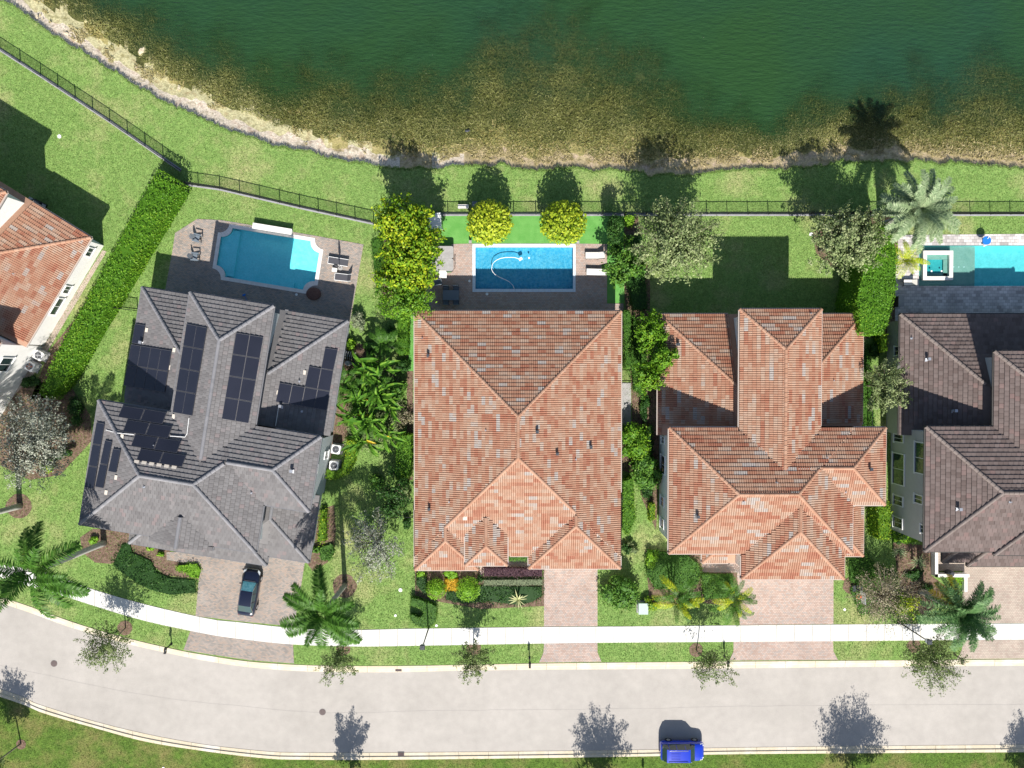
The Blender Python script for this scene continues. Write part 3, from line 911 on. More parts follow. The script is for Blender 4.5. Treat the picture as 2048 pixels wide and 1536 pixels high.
# grass blades over the lawns
EXC = [DECK2, DECK3, DECK5, TURF3, DRIVE2, DRIVE3, WALK3, DRIVE4, DRIVE5] + [a[0] for a in APR] + [WALK_T + WALK_B[::-1],
      [(829, 630), (1236, 630), (1236, 1130), (829, 1130)], [(1330, 640), (1720, 640), (1720, 1100), (1330, 1100)], [(290, 600), (690, 660), (600, 1100), (190, 1040)], [(1800, 640), (2100, 640), (2100, 1100), (1800, 1100)],
      [(0, 400), (180, 480), (50, 700), (0, 780)]]
n = 420000
x = rng.uniform(-55, 54, n); y = rng.uniform(-30, 40, n)
ok = y < shore_y(x) - 0.02
kx = np.array([p.x for p in kn]); ky = np.array([p.y for p in kn])
ok &= y > np.interp(x, kx, ky) + 0.1
x, y = x[ok], y[ok]
bad = np.zeros(len(x), bool)
for e in EXC:
    bad |= inside([(P(a, b).x, P(a, b).y) for a, b in e], x, y)
x, y = x[~bad], y[~bad]
def blades(name, x, y, m, label):
    n = len(x)
    C = np.stack([x, y, np.full(n, G + 0.03)], 1)
    a = rng.uniform(0, 6.283, n)
    l = rng.uniform(0.06, 0.17, n)
    V = np.empty((n, 3, 3))
    dx, dy = np.cos(a), np.sin(a)
    V[:, 0] = C + np.stack([-dy * .028, dx * .028, np.full(n, -.03)], 1)
    V[:, 1] = C + np.stack([dy * .028, -dx * .028, np.full(n, -.03)], 1)
    V[:, 2] = C + np.stack([dx * l * .7, dy * l * .7, l * .45], 1)
    me = raw_mesh(name, V.reshape(-1, 3), np.arange(n * 3), np.arange(n) * 3, np.clip(rng.normal(.5, .25, n) + vnoise(x, y, 0.35) * .1, 0, 1))
    o = link(name, me, m, None, 'stuff')
    setp(o, label, 'grass')
xe = rng.uniform(-55, 54, 16000); x = np.concatenate([x, xe]); y = np.concatenate([y, shore_y(xe) + rng.normal(.0, .07, 16000)])
blades('grass', x, y, F['tuft'], 'short bright green grass on the house lawns')
n = 22000
x = rng.uniform(-55, 54, n); y = rng.uniform(-40, -30, n)
kx = np.array([p.x for p in ks]); ky = np.array([p.y for p in ks])
ok = y < np.interp(x, kx, ky) - 0.05
blades('grass', x[ok], y[ok], F['tuft2'], 'darker patchy grass along the near edge of the road')
# ------------------------------------------------------------------ houses
TAN = 0.345
K['gutgrey'] = mat('grey gutter', [(0.16, 0.16, 0.17)], rough=.5); K['gutdark'] = mat('dark gutter', [(0.07, 0.065, 0.06)], rough=.5); K['gutpale'] = mat('sand gutter', [(0.42, 0.36, 0.32)], rough=.6)
def comp(x0, x1, y0, y1, z, open_=(), t=TAN, wall=True):
    return dict(x0=min(x0, x1), x1=max(x0, x1), y0=min(y0, y1), y1=max(y0, y1), z=z, open=tuple(open_), t=t, wall=wall)

class House:
    def __init__(s, name, label, origin, ang, tile, rmat, cmat, wmat, tw, group='houses along the street'):
        s.o, s.a = origin, ang
        s.runlen = 2
        s.root = thing(name, label, 'house', (origin.x, origin.y, 0), ang, group)
        s.tile, s.rmat, s.cmat, s.wmat, s.tw, s.comps = tile, rmat, cmat, wmat, tw, []
        s.gut = {'slate': 'gutgrey', 'brown': 'gutdark'}.get([k for k in K if K[k] is rmat][0], 'gutpale')
    def loc(s, pxy, z):
        p = P(pxy[0], pxy[1], z)
        d = (p.x - s.o.x, p.y - s.o.y)
        return rot2(d, -s.a)
    def wor(s, x, y):
        q = rot2((x, y), s.a)
        return (s.o.x + q[0], s.o.y + q[1])
    def rect(s, a, b, z, open_=(), **k):
        p, q = s.loc(a, z), s.loc(b, z)
        c = comp(p[0], q[0], p[1], q[1], z, open_, **k)
        s.comps.append(c)
        return c
    @staticmethod
    def dists(c, x, y):
        d = {'W': x - c['x0'], 'E': c['x1'] - x, 'S': y - c['y0'], 'N': c['y1'] - y}
        return [d[k] for k in 'WESN' if k not in c['open']]
    def height(s, c, x, y):
        x = np.asarray(x, float); y = np.asarray(y, float)
        h = c['z'] + c['t'] * np.minimum.reduce([np.broadcast_to(v, x.shape) for v in s.dists(c, x, y)])
        e = 0.01
        out = (x < c['x0'] - e) | (x > c['x1'] + e) | (y < c['y0'] - e) | (y > c['y1'] + e)
        return np.where(out, -99.0, h)
    def top(s, x, y, skip=None):
        r = np.full(np.shape(x), -99.0)
        for c in s.comps:
            if c is not skip: r = np.maximum(r, s.height(c, x, y))
        return r
    def faces(s, c):
        """[(side, polygon)] of the roof planes, in local plan coordinates"""
        x0, x1, y0, y1 = c['x0'], c['x1'], c['y0'], c['y1']
        fn = {'W': (1, 0, -x0), 'E': (-1, 0, x1), 'S': (0, 1, -y0), 'N': (0, -1, y1)}
        out = []
        act = [k for k in 'WESN' if k not in c['open']]
        for k in act:
            poly = [(x0, y0), (x1, y0), (x1, y1), (x0, y1)]
            for j in act:
                if j == k: continue
                A = [fn[j][i] - fn[k][i] for i in range(3)]
                poly = clip(poly, A)
            if len(poly) >= 3: out.append((k, poly))
        return out

def clip(poly, A):
    out = []
    f = lambda p: A[0] * p[0] + A[1] * p[1] + A[2]
    for i in range(len(poly)):
        p, q = poly[i], poly[(i + 1) % len(poly)]
        a, b = f(p), f(q)
        if a >= -1e-9: out.append(p)
        if (a > 1e-9 and b < -1e-9) or (a < -1e-9 and b > 1e-9):
            t = a / (a - b)
            out.append((p[0] + (q[0] - p[0]) * t, p[1] + (q[1] - p[1]) * t))
    r = []
    for p in out:
        if not r or abs(p[0] - r[-1][0]) + abs(p[1] - r[-1][1]) > 1e-6: r.append(p)
    if len(r) > 1 and abs(r[0][0] - r[-1][0]) + abs(r[0][1] - r[-1][1]) < 1e-6: r.pop()
    return r

PROF = {'barrel': ([0, .12, .38, .5, .62, .88, 1], [0, .085, .085, 0, .085, .085, 0], .36, .045),
        'flat': ([.02, .5, .98], [0, .006, 0], .40, .065)}
EAVE = {'W': ((1, 0), (0, -1)), 'E': ((-1, 0), (0, 1)), 'S': ((0, 1), (1, 0)), 'N': ((0, -1), (-1, 0))}

def build_house(h):
    fr, ht, de0, step = PROF[h.tile]
    root = h.root
    for ci, c in enumerate(h.comps):
        Q, R = [], []
        E = MB()
        deck, caps = MB(), MB()
        lines = {}
        de = de0 * math.cos(math.atan(c['t']))
        for side, poly in h.faces(c):
            n_, u = EAVE[side]
            org = {'W': (c['x0'], c['y1']), 'E': (c['x1'], c['y0']), 'S': (c['x0'], c['y0']), 'N': (c['x1'], c['y1'])}[side]
            ab = [((p[0] - org[0]) * u[0] + (p[1] - org[1]) * u[1], (p[0] - org[0]) * n_[0] + (p[1] - org[1]) * n_[1]) for p in poly]
            amin, amax = min(p[0] for p in ab), max(p[0] for p in ab)
            bmax = max(p[1] for p in ab)
            # deck under the tiles
            deck.add([(p[0], p[1], c['z'] + c['t'] * q[1] - 0.02) for p, q in zip(poly, ab)], [tuple(range(len(poly)))])
            # ridge and hip lines
            for i in range(len(poly)):
                p, q = poly[i], poly[(i + 1) % len(poly)]
                on = lambda v: (abs(v[0] - c['x0']) < 1e-6 or abs(v[0] - c['x1']) < 1e-6 or abs(v[1] - c['y0']) < 1e-6 or abs(v[1] - c['y1']) < 1e-6)
                if on(p) and on(q) and (abs(p[0] - q[0]) < 1e-6 or abs(p[1] - q[1]) < 1e-6) and not (abs(p[0] - q[0]) < 1e-6 and c['x0'] + .01 < p[0] < c['x1'] - .01) and not (abs(p[1] - q[1]) < 1e-6 and c['y0'] + .01 < p[1] < c['y1'] - .01): continue
                key = tuple(sorted([(round(p[0], 3), round(p[1], 3)), (round(q[0], 3), round(q[1], 3))]))
                lines[key] = key
            # half planes of the face in (a, b)
            hp = []
            m = len(ab)
            for i in range(m):
                (a0, b0), (a1, b1) = ab[i], ab[(i + 1) % m]
                L_ = math.hypot(a1 - a0, b1 - b0)
                if L_ < 1e-6: continue
                hp.append((-(b1 - b0) / L_, (a1 - a0) / L_, ((b1 - b0) * a0 - (a1 - a0) * b0) / L_))
            cen = np.mean(ab, axis=0)
            hp = [tuple(k * (1 if (A[0] * cen[0] + A[1] * cen[1] + A[2]) > 0 else -1) for k in A) for A in hp]
            nr, nc = int(math.ceil(bmax / de)), int(math.ceil((amax - amin) / h.tw)) + 1
            ii, jj = np.meshgrid(np.arange(nr), np.arange(-1, nc), indexing='ij')
            ii, jj = ii.ravel(), jj.ravel()
            off = (ii % 2) * h.tw * 0.5 if h.tile == 'flat' else np.zeros(len(ii))
            a0 = amin + jj * h.tw + off
            b0 = ii * de
            ac, bc = a0 + h.tw / 2, b0 + de / 2
            far = np.full(len(ac), 9.0)
            for A in hp: far = np.minimum(far, A[0] * ac + A[1] * bc + A[2])
            keep = far > -h.tw
            wx, wy = org[0] + u[0] * ac + n_[0] * bc, org[1] + u[1] * ac + n_[1] * bc
            own = c['z'] + c['t'] * bc
            for cj, c2 in enumerate(h.comps):
                if c2 is c: continue
                o2 = h.height(c2, wx, wy)
                keep &= ~(o2 > own + 0.14)
                if cj < ci: keep &= ~(np.abs(o2 - own) < 0.03)
            # colour runs
            run = rng.integers(0, 3, nr)
            hsh = {}
            for k in np.nonzero(keep)[0]:
                kk = (int(ii[k]), int((jj[k] + run[ii[k]]) // h.runlen)) if h.tile == 'barrel' else (int(ii[k]), int(jj[k]))
                if kk not in hsh:
                    hsh[kk] = rng.choice([0.05, 0.22, 0.38, 0.5, 0.62, 0.78, 0.97], p=[.09, .17, .23, .22, .15, .09, .05])
                rv = float(np.clip(hsh[kk] + rng.normal(0, .07), 0, 1))
                A0, B0 = a0[k], b0[k]
                dz = float(rng.normal(0, .003))
                inn = far[k] > 0.30
                for q in range(len(fr) - 1):
                    la, lb = A0 + fr[q] * h.tw, A0 + fr[q + 1] * h.tw
                    ha, hb = ht[q] + dz, ht[q + 1] + dz
                    cell = [(la, B0), (lb, B0), (lb, B0 + de), (la, B0 + de)]
                    if not inn:
                        for A in hp:
                            cell = clip(cell, A)
                            if len(cell) < 3: break
                        if len(cell) < 3: continue
                    vs = []
                    for (pa, pb) in cell:
                        f = (pa - la) / (lb - la)
                        z = c['z'] + c['t'] * pb + ha * (1 - f) + hb * f + step * (1 - (pb - B0) / de)
                        vs.append((org[0] + u[0] * pa + n_[0] * pb, org[1] + u[1] * pa + n_[1] * pb, z))
                    if len(vs) == 4 and inn:
                        Q += vs; R.append(rv)
                    else:
                        E.add(vs, [tuple(range(len(vs)))], rv)
                    # riser
                    rs = [p for p in cell if abs(p[1] - B0) < 1e-6]
                    if len(rs) >= 2:
                        ra, rb = min(p[0] for p in rs), max(p[0] for p in rs)
                        if rb - ra > 0.01:
                            vs = []
                            for pa, lowv in ((ra, 1), (rb, 1), (rb, 0), (ra, 0)):
                                f = (pa - la) / (lb - la)
                                zt = c['z'] + c['t'] * B0 + (0 if lowv else ha * (1 - f) + hb * f + step)
                                if lowv: zt -= 0.01
                                vs.append((org[0] + u[0] * pa + n_[0] * B0, org[1] + u[1] * pa + n_[1] * B0, zt))
                            Q += vs; R.append(rv)
        # body of this roof: deck, fascia and soffit
        z = c['z']
        x0, x1, y0, y1 = c['x0'], c['x1'], c['y0'], c['y1']
        bx = [(x0, y0), (x1, y0), (x1, y1), (x0, y1)]
        deck.add([(a, b, z - 0.24) for a, b in bx] + [(a, b, z - 0.02) for a, b in bx],
                 [(3, 2, 1, 0), (0, 1, 5, 4), (1, 2, 6, 5), (2, 3, 7, 6), (3, 0, 4, 7)])
        # gable triangles
        for sd in c['open']:
            if sd in 'NS':
                yy = y0 if sd == 'S' else y1
                hw = (x1 - x0) / 2
                tri = [(x0, yy, z - .02), (x1, yy, z - .02), (x0 + hw, yy, z + c['t'] * hw - .02)]
                deck.add(tri, [(0, 1, 2) if sd == 'S' else (0, 2, 1)])
        rf = deck.build('roof', h.rmat, root)
        V = np.array(Q) if Q else np.zeros((0, 3))
        if len(V) or E.v:
            me = quads_mesh('roof_tiles', V, np.array(R), E)
            link('roof_tiles', me, h.rmat, rf, 'stuff')
        # ridge caps
        for (p, q) in lines.values():
            Lh = math.hypot(q[0] - p[0], q[1] - p[1])
            if Lh < 0.3: continue
            zp, zq = (float(h.height(c, *v)) for v in (p, q))
            if zp > zq: p, q, zp, zq = q, p, zq, zp
            k = max(1, int(Lh / 0.42))
            dx, dy = (q[0] - p[0]) / Lh, (q[1] - p[1]) / Lh
            sx, sy = -dy, dx
            for i in range(k):
                f0, f1 = i / k, (i + 1.12) / k
                mx, my = p[0] + (q[0] - p[0]) * (f0 + .5 / k), p[1] + (q[1] - p[1]) * (f0 + .5 / k)
                own = float(h.height(c, mx, my))
                drop = False
                for cj, c2 in enumerate(h.comps):
                    if c2 is c: continue
                    o2 = float(h.height(c2, mx, my))
                    if o2 > own + 0.06 or (abs(o2 - own) <= 0.06): drop = True
                if drop: continue
                vs = []
                w = 0.17
                for f, rise in ((f0, 0.05), (min(f1, 1.0), 0.015)):
                    bx_, by_ = p[0] + (q[0] - p[0]) * f, p[1] + (q[1] - p[1]) * f
                    bz = zp + (zq - zp) * f + rise
                    for o_, zz in ((-w, -0.03), (-w * .75, .07), (-w * .3, .12), (w * .3, .12), (w * .75, .07), (w, -0.03)):
                        vs.append((bx_ + sx * o_, by_ + sy * o_, bz + zz))
                caps.add(vs, [(j, j + 6, j + 7, j + 1) for j in range(5)] + [(0, 1, 2, 3, 4, 5)], float(rng.random()))
        if caps.v: caps.build('ridge_caps', h.cmat, rf, 'stuff')
        # gutters on the exposed eaves
        g = MB()
        for sd, (p, q) in {'S': ((x0, y0), (x1, y0)), 'E': ((x1, y0), (x1, y1)), 'N': ((x1, y1), (x0, y1)), 'W': ((x0, y1), (x0, y0))}.items():
            if sd in c['open']: continue
            n_ = EAVE[sd][0]
            L_ = math.hypot(q[0] - p[0], q[1] - p[1])
            k = max(1, int(L_ / 0.5))
            run0 = None
            for i in range(k + 1):
                f = (i + .5) / k
                hid = True
                if i < k:
                    mx, my = p[0] + (q[0] - p[0]) * f - n_[0] * .06, p[1] + (q[1] - p[1]) * f - n_[1] * .06
                    hid = float(h.top(np.array(mx), np.array(my), c)) > z - 0.1
                if not hid and run0 is None: run0 = i
                if hid and run0 is not None:
                    fa, fb = run0 / k, i / k
                    ax, ay = p[0] + (q[0] - p[0]) * fa, p[1] + (q[1] - p[1]) * fa
                    bx_, by_ = p[0] + (q[0] - p[0]) * fb, p[1] + (q[1] - p[1]) * fb
                    cx, cy = (ax + bx_) / 2 - n_[0] * .052, (ay + by_) / 2 - n_[1] * .052
                    sz = (abs(bx_ - ax) + (.10 if abs(n_[0]) else 0), abs(by_ - ay) + (.10 if abs(n_[1]) else 0), 0.10)
                    g.box((cx, cy, z - 0.07), sz)
                    run0 = None
        if g.v: g.build('gutter', K[h.gut], root, 'stuff')
        # walls under it
        if c['wall']:
            ins = 0.55 + 0.004 * ci
            xa, xb, ya, yb = x0 + ins, x1 - ins, y0 + ins, y1 - ins
            if 'S' in c['open']: ya = y0 + 0.02
            if 'N' in c['open']: yb = y1 - 0.02
            MB().box(((xa + xb) / 2, (ya + yb) / 2, (z - 0.2) / 2 + 0.02), (xb - xa, yb - ya, z - 0.24)).build('wall', h.wmat, root)
            c['w'] = (xa, xb, ya, yb)

def window(h, side, coord, a0, a1, z0, z1, m='white', bars=1):
    """framed window on a wall plane; a0..a1 run along the wall (local)"""
    f, pn = MB(), MB()
    s_ = {'W': -1, 'E': 1, 'N': 1, 'S': -1}[side]
    w, t = a1 - a0, 0.09
    def bx(mb, ca, cz, wa, wz, off, th):
        if side in 'WE': mb.box((coord + s_ * off, ca, cz), (th, wa, wz))
        else: mb.box((ca, coord + s_ * off, cz), (wa, th, wz))
    ca, cz = (a0 + a1) / 2, (z0 + z1) / 2
    bx(f, a0 + t / 2, cz, t, z1 - z0 - 2 * t, .05, .1); bx(f, a1 - t / 2, cz, t, z1 - z0 - 2 * t, .05, .1)
    bx(f, ca, z0 + t / 2, w + .16, t, .075, .15); bx(f, ca, z1 - t / 2, w, t, .05, .1)
    fo = f.build('window', K[m], h.root)
    bx(pn, ca, cz, w - 2 * t, z1 - z0 - 2 * t, .02, .03)
    pn.build('pane', K['glass'], fo)
    b = MB()
    for k in range(1, bars + 1):
        bx(b, a0 + w * k / (bars + 1), cz, .04, z1 - z0 - 2 * t, .045, .03)
    if bars: b.build('glazing_bar', K[m], fo)
    return fo

def on_roof(h, px_, py_, extra=0.0):
    z = 5.0
    for _ in range(8):
        x, y = h.loc((px_, py_), z)
        t = float(h.top(np.array(x), np.array(y)))
        if t < 0: t = 4.0
        z = t + extra
    x, y = h.loc((px_, py_), z)
    return Vector((x, y, z))

def vent(h, px_, py_, big=False):
    p = on_roof(h, px_, py_)
    mb = MB()
    if big:
        mb.cyl((p.x, p.y, p.z), .07, .34, 8).box((p.x, p.y, p.z + .42), (.26, .26, .16))
        mb.box((p.x, p.y - .06, p.z + .05), (.34, .34, .05), tilt=(.3, 0))
        mb.build('roof_vent', K['dark'] if h.tile == 'barrel' else K['metal'], h.root)
    else:
        mb.cyl((p.x, p.y, p.z), .045, .28, 8).box((p.x, p.y - .03, p.z + .05), (.2, .2, .04))
        mb.build('vent_pipe', K['metal'], h.root)

def on_plane(h, c, side, px_, py_, extra):
    z = c['z'] + 1
    for _ in range(10):
        x, y = h.loc((px_, py_), z)
        d = {'W': x - c['x0'], 'E': c['x1'] - x, 'S': y - c['y0'], 'N': c['y1'] - y}[side]
        z = c['z'] + c['t'] * d + extra
    x, y = h.loc((px_, py_), z)
    return Vector((x, y, z))

def solar(h, quad, nx, ny, c, side):
    TL, TR, BR, BL = [on_plane(h, c, side, a, b, 0.17) for a, b in quad]
    # flatten to the roof plane through three corners
    for i in range(nx):
        for j in range(ny):
            def at(u, v): return (TL * (1 - u) + TR * u) * (1 - v) + (BL * (1 - u) + BR * u) * v
            g = 0.012
            c = [at(i / nx + g / nx, j / ny + g / ny), at((i + 1) / nx - g / nx, j / ny + g / ny), at((i + 1) / nx - g / nx, (j + 1) / ny - g / ny), at(i / nx + g / nx, (j + 1) / ny - g / ny)]
            nrm = (c[3] - c[0]).cross(c[1] - c[0]).normalized()
            if nrm.z < 0: nrm = -nrm
            lo = [v - nrm * .05 for v in c]
            mb = MB().add([tuple(v) for v in lo + c], [(4, 7, 6, 5), (0, 1, 2, 3), (0, 4, 5, 1), (1, 5, 6, 2), (2, 6, 7, 3), (3, 7, 4, 0)])
            pn = mb.build('solar_panel', K['solar'], h.root)
            fr = MB()
            cen = sum(c, Vector()) / 4
            for a in range(4):
                p, q = c[a], c[(a + 1) % 4]
                e = 0.03
                pi, qi = p + (cen - p).normalized() * e, q + (cen - q).normalized() * e
                fr.add([tuple(v + nrm * .004) for v in (p, q, qi, pi)], [(0, 3, 2, 1) if (q - p).cross(pi - p).dot(nrm) < 0 else (0, 1, 2, 3)])
            fr.build('panel_frame', K['panelrim'], pn)

# house with black solar panels, turned a little clockwise
H2 = House('slate_roof_house', 'grey tiled two storey house with black solar panels beside the notched pool', P(440, 850, 0), math.radians(-9.3), 'flat', K['slate'], K['slatecap'], K['stucco_grey'], 0.36)
H2.rect((284, 574), (660, 872), 3.3, 'S')
H2.rect((380, 584), (503, 900), 6.7, 'S')
H2.comps[-1]['y0'] -= 3.0
H2.rect((197, 800), (512, 1106), 6.7)
H2.rect((643, 871), (433, 994), 6.7, 'W')
H2.comps[3]['y1'] = H2.comps[2]['y1']
H2.rect((299, 1081), (434, 1040), 6.7, 'SN', wall=False)
H2.rect((258, 1086), (541, 1080), 3.3, 'N', wall=False)
H2.comps[-1]['y1'] += 3.0
H2.rect((618, 1125), (478, 965), 3.3, 'N')
build_house(H2)
for q, nx, ny, ci, sd_ in [([(373, 647), (414, 655), (384, 832), (345, 825)], 2, 4, 1, 'W'), ([(472, 665), (527, 674), (497, 847), (443, 838)], 2, 4, 1, 'E'),
                  ([(270, 647), (290, 650), (283, 690), (263, 686)], 1, 1, 0, 'W'), ([(262, 688), (343, 701), (329, 785), (247, 771)], 4, 2, 0, 'W'),
                  ([(650, 695), (676, 699), (667, 741), (642, 737)], 1, 1, 0, 'E'), ([(618, 732), (667, 741), (660, 783), (609, 774)], 2, 1, 0, 'E'), ([(559, 765), (660, 783), (653, 821), (551, 804)], 4, 1, 0, 'E'),
                  ([(245, 811), (334, 825), (325, 848), (235, 834)], 2, 1, 2, 'N'), ([(254, 839), (345, 853), (336, 877), (245, 863)], 2, 1, 2, 'N'),
                  ([(270, 868), (363, 882), (354, 906), (261, 892)], 2, 1, 2, 'N'), ([(281, 897), (373, 911), (364, 934), (272, 920)], 2, 1, 2, 'N'),
                  ([(193, 844), (209, 847), (187, 978), (169, 975)], 1, 3, 2, 'W'), ([(210, 880), (224, 883), (206, 977), (190, 974)], 1, 2, 2, 'W'), ([(226, 897), (241, 899), (232, 946), (216, 943)], 1, 1, 2, 'W')]:
    solar(H2, q, nx, ny, H2.comps[ci], sd_)
for k in range(6):                                                   # pale tile undersides along the lowest row of panels
    for (ax, ay) in [(273 + k * 15, 921 + k * 2.3)]:
        p = on_roof(H2, ax, ay + 2, 0.08)
        MB().box((p.x, p.y, p.z), (.42, .26, .02), tilt=(-.33, 0)).build('loose_tile', K['ply'], H2.root)
for a, b in [(348, 700), (338, 735), (293, 660), (347, 833), (244, 873), (232, 955), (212, 985), (556, 785), (609, 745)]:
    p = on_roof(H2, a, b, 0.08)
    MB().box((p.x, p.y, p.z), (.26, .4, .02)).build('loose_tile', K['ply'], H2.root)
for a, b, g in [(585, 941, 1), (289, 973, 0), (503, 985, 0), (604, 822, 0), (563, 812, 1), (599, 762, 0), (285, 685, 1), (310, 890, 0)]: vent(H2, a, b, g)
# white conduit crossing the ridge
pts = [on_roof(H2, a, b, 0.12) for a, b in [(212, 860), (235, 866), (268, 869)]]
MB().tube(pts, 0.03, 6).build('conduit', K['white'], H2.root)
pts = [on_roof(H2, a, b, 0.12) for a, b in [(340, 872), (370, 874), (374, 868), (378, 836)]]
MB().tube(pts, 0.03, 6).build('conduit', K['white'], H2.root)
pts = [on_roof(H2, a, b, 0.12) for a, b in [(557, 815), (551, 852)]]
MB().tube(pts, 0.03, 6).build('conduit', K['white'], H2.root)
w = H2.comps[3]['w']
window(H2, 'E', w[1], w[2] + 2.6, w[2] + 3.4, 4.4, 5.6); window(H2, 'E', w[1], w[2] + 3.6, w[2] + 4.4, 1.2, 2.4)

H3 = House('barrel_tile_house', 'wide single storey house under one large orange barrel tile roof behind the blue pool', P(1035, 880, 0), 0.0, 'barrel', K['barrel'], K['cap'], K['stucco'], 0.40)
H3.rect((829, 622), (1241, 1112), 3.3)
H3.rect((829, 1020), (957, 1140), 3.3, 'N')
H3.rect((1057, 985), (1241, 1137), 3.3, 'N')
H3.rect((930, 1015), (1015, 1131), 4.1, 'N', wall=False)
H3.runlen = 2
build_house(H3)
for a, b, g in [(857, 711, 1), (845, 676, 0), (972, 860, 0), (1074, 863, 1), (1181, 893, 1), (1114, 907, 1), (1151, 918, 0), (859, 1017, 1), (899, 1003, 0)]: vent(H3, a, b, g)
p = on_roof(H3, 930, 1036, 0.1)
MB().box((p.x, p.y, p.z), (.42, .42, .03)).build('pale_tile', K['ply'], H3.root)
w = H3.comps[3]
MB().box(((w['x0'] + w['x1']) / 2, w['y0'] + 2.0, 2.0), (w['x1'] - w['x0'] - 1.0, 2.6, 3.8)).build('entry_wall', K['stucco'], H3.root)

H4 = House('two_storey_tile_house', 'two storey house with orange barrel tile roofs, no pool, and a wide pink driveway', P(1540, 880, 0), 0.0, 'barrel', K['barrel'], K['cap'], K['stucco'], 0.40)
H4.rect((1316, 628), (1724, 870), 3.3, 'S')
H4.rect((1479, 618), (1640, 1000), 6.7, 'S')
H4.rect((1338, 855), (1704, 1107), 6.7)
H4.rect((1585, 857), (1770, 1010), 6.7, 'W')
H4.comps[3]['y1'] = H4.comps[2]['y1']
H4.rect((1483, 985), (1688, 1158), 6.7, 'N')
H4.rect((1600, 990), (1726, 1112), 3.3, 'N')
H4.rect((1404, 1075), (1520, 1126), 3.3, 'N')
H4.runlen = 3
build_house(H4)
for a, b, g in [(1355, 689, 1), (1738, 937, 1), (1394, 1032, 1), (1553, 965, 0), (1653, 915, 0), (1486, 1003, 0), (1690, 983, 0), (1666, 761, 0), (1620, 627, 0)]: vent(H4, a, b, g)
w = H4.comps[2]['w']
for (ya, yb, z0, z1) in [(871, 887, 1.2, 2.6), (909, 947, 1.0, 2.9), (991, 1012, 1.0, 2.5), (1035, 1055, 1.0, 2.5)]:
    a, b = H4.loc((1318, yb), 1.5)[1], H4.loc((1318, ya), 1.5)[1]
    window(H4, 'W', w[0], a, b, z0, z1)

H5 = House('brown_roof_house', 'two storey house with brown tile roofs and white west wall windows by the travertine pool', P(1960, 880, 0), 0.0, 'flat', K['brown'], K['browncap'], K['stucco_cool'], 0.45)
H5.rect((1800, 628), (2212, 870), 3.3, 'S')
H5.rect((1988, 702), (2150, 1000), 6.7, 'S')
H5.rect((1851, 853), (2235, 1103), 6.7)
H5.rect((1990, 985), (2190, 1110), 6.7, 'N')
H5.rect((1885, 1075), (1985, 1124), 3.3, 'N')
H5.rect((1935, 1065), (2190, 1132), 3.3, 'N')
H5.comps[5]['z'] = 3.28
build_house(H5)
for a, b, g in [(1853, 718, 1), (1822, 676, 0), (1915, 1017, 1), (2019, 1003, 0), (1906, 821, 1)]: vent(H5, a, b, g)
w = H5.comps[2]['w']
for (ya, yb, z0, z1, xx) in [(868, 885, 0.7, 2.4, 1800), (906, 970, 0.5, 2.6, 1800), (990.5, 1011.6, 0.7, 2.4, 1800), (1034, 1056, 0.7, 2.4, 1800), (884, 948, 4.2, 6.0, 1840), (989, 1008, 4.2, 5.6, 1840), (1049, 1067, 5.2, 6.0, 1845)]:
    zc = (z0 + z1) / 2
    a, b = H5.loc((xx, yb), zc)[1], H5.loc((xx, ya), zc)[1]
    window(H5, 'W', w[0], a, b, z0, z1)
w = H5.comps[0]['w']
a, b = H5.loc((1795, 712), 2)[1], H5.loc((1795, 692), 2)[1]
window(H5, 'W', w[0], a, b, 1.5, 2.6)

H1 = House('corner_tile_house', 'orange tile roofed house turned towards the lake at the left edge, with white walls', P(60, 560, 0), math.radians(-31.5), 'barrel', K['barrel'], K['cap'], K['stucco'], 0.40)
H1.rect((183, 475), (46, 691), 3.3, 'S')
H1.comps[0]['x0'] = H1.comps[0]['x1'] - 15.0
c0 = H1.comps[0]
a = H1.loc((14, 384), 6.7)
H1.comps.append(comp(a[0] - 13, a[0], a[1] - 7, a[1], 6.7))
H1.comps.append(comp(c0['x1'] - 15.02, c0['x1'] - 0.02, c0['y0'] - 13, c0['y0'] + 0.4, 6.7))
build_house(H1)
vent(H1, 29, 548, 0)
w = c0['w']
for (wx, wy, hw) in [(175, 502, .5), (129, 577, .45), (108, 610, .95)]:
    yc = H1.loc((wx, wy), 1.7)[1]
    window(H1, 'E', w[1], yc - hw, yc + hw, 1.1, 2.1)
w = H1.comps[2]['w']
yc = H1.loc((28, 733), 3.0)[1]
window(H1, 'E', w[1], yc - .8, yc + .8, 3.0, 4.6)
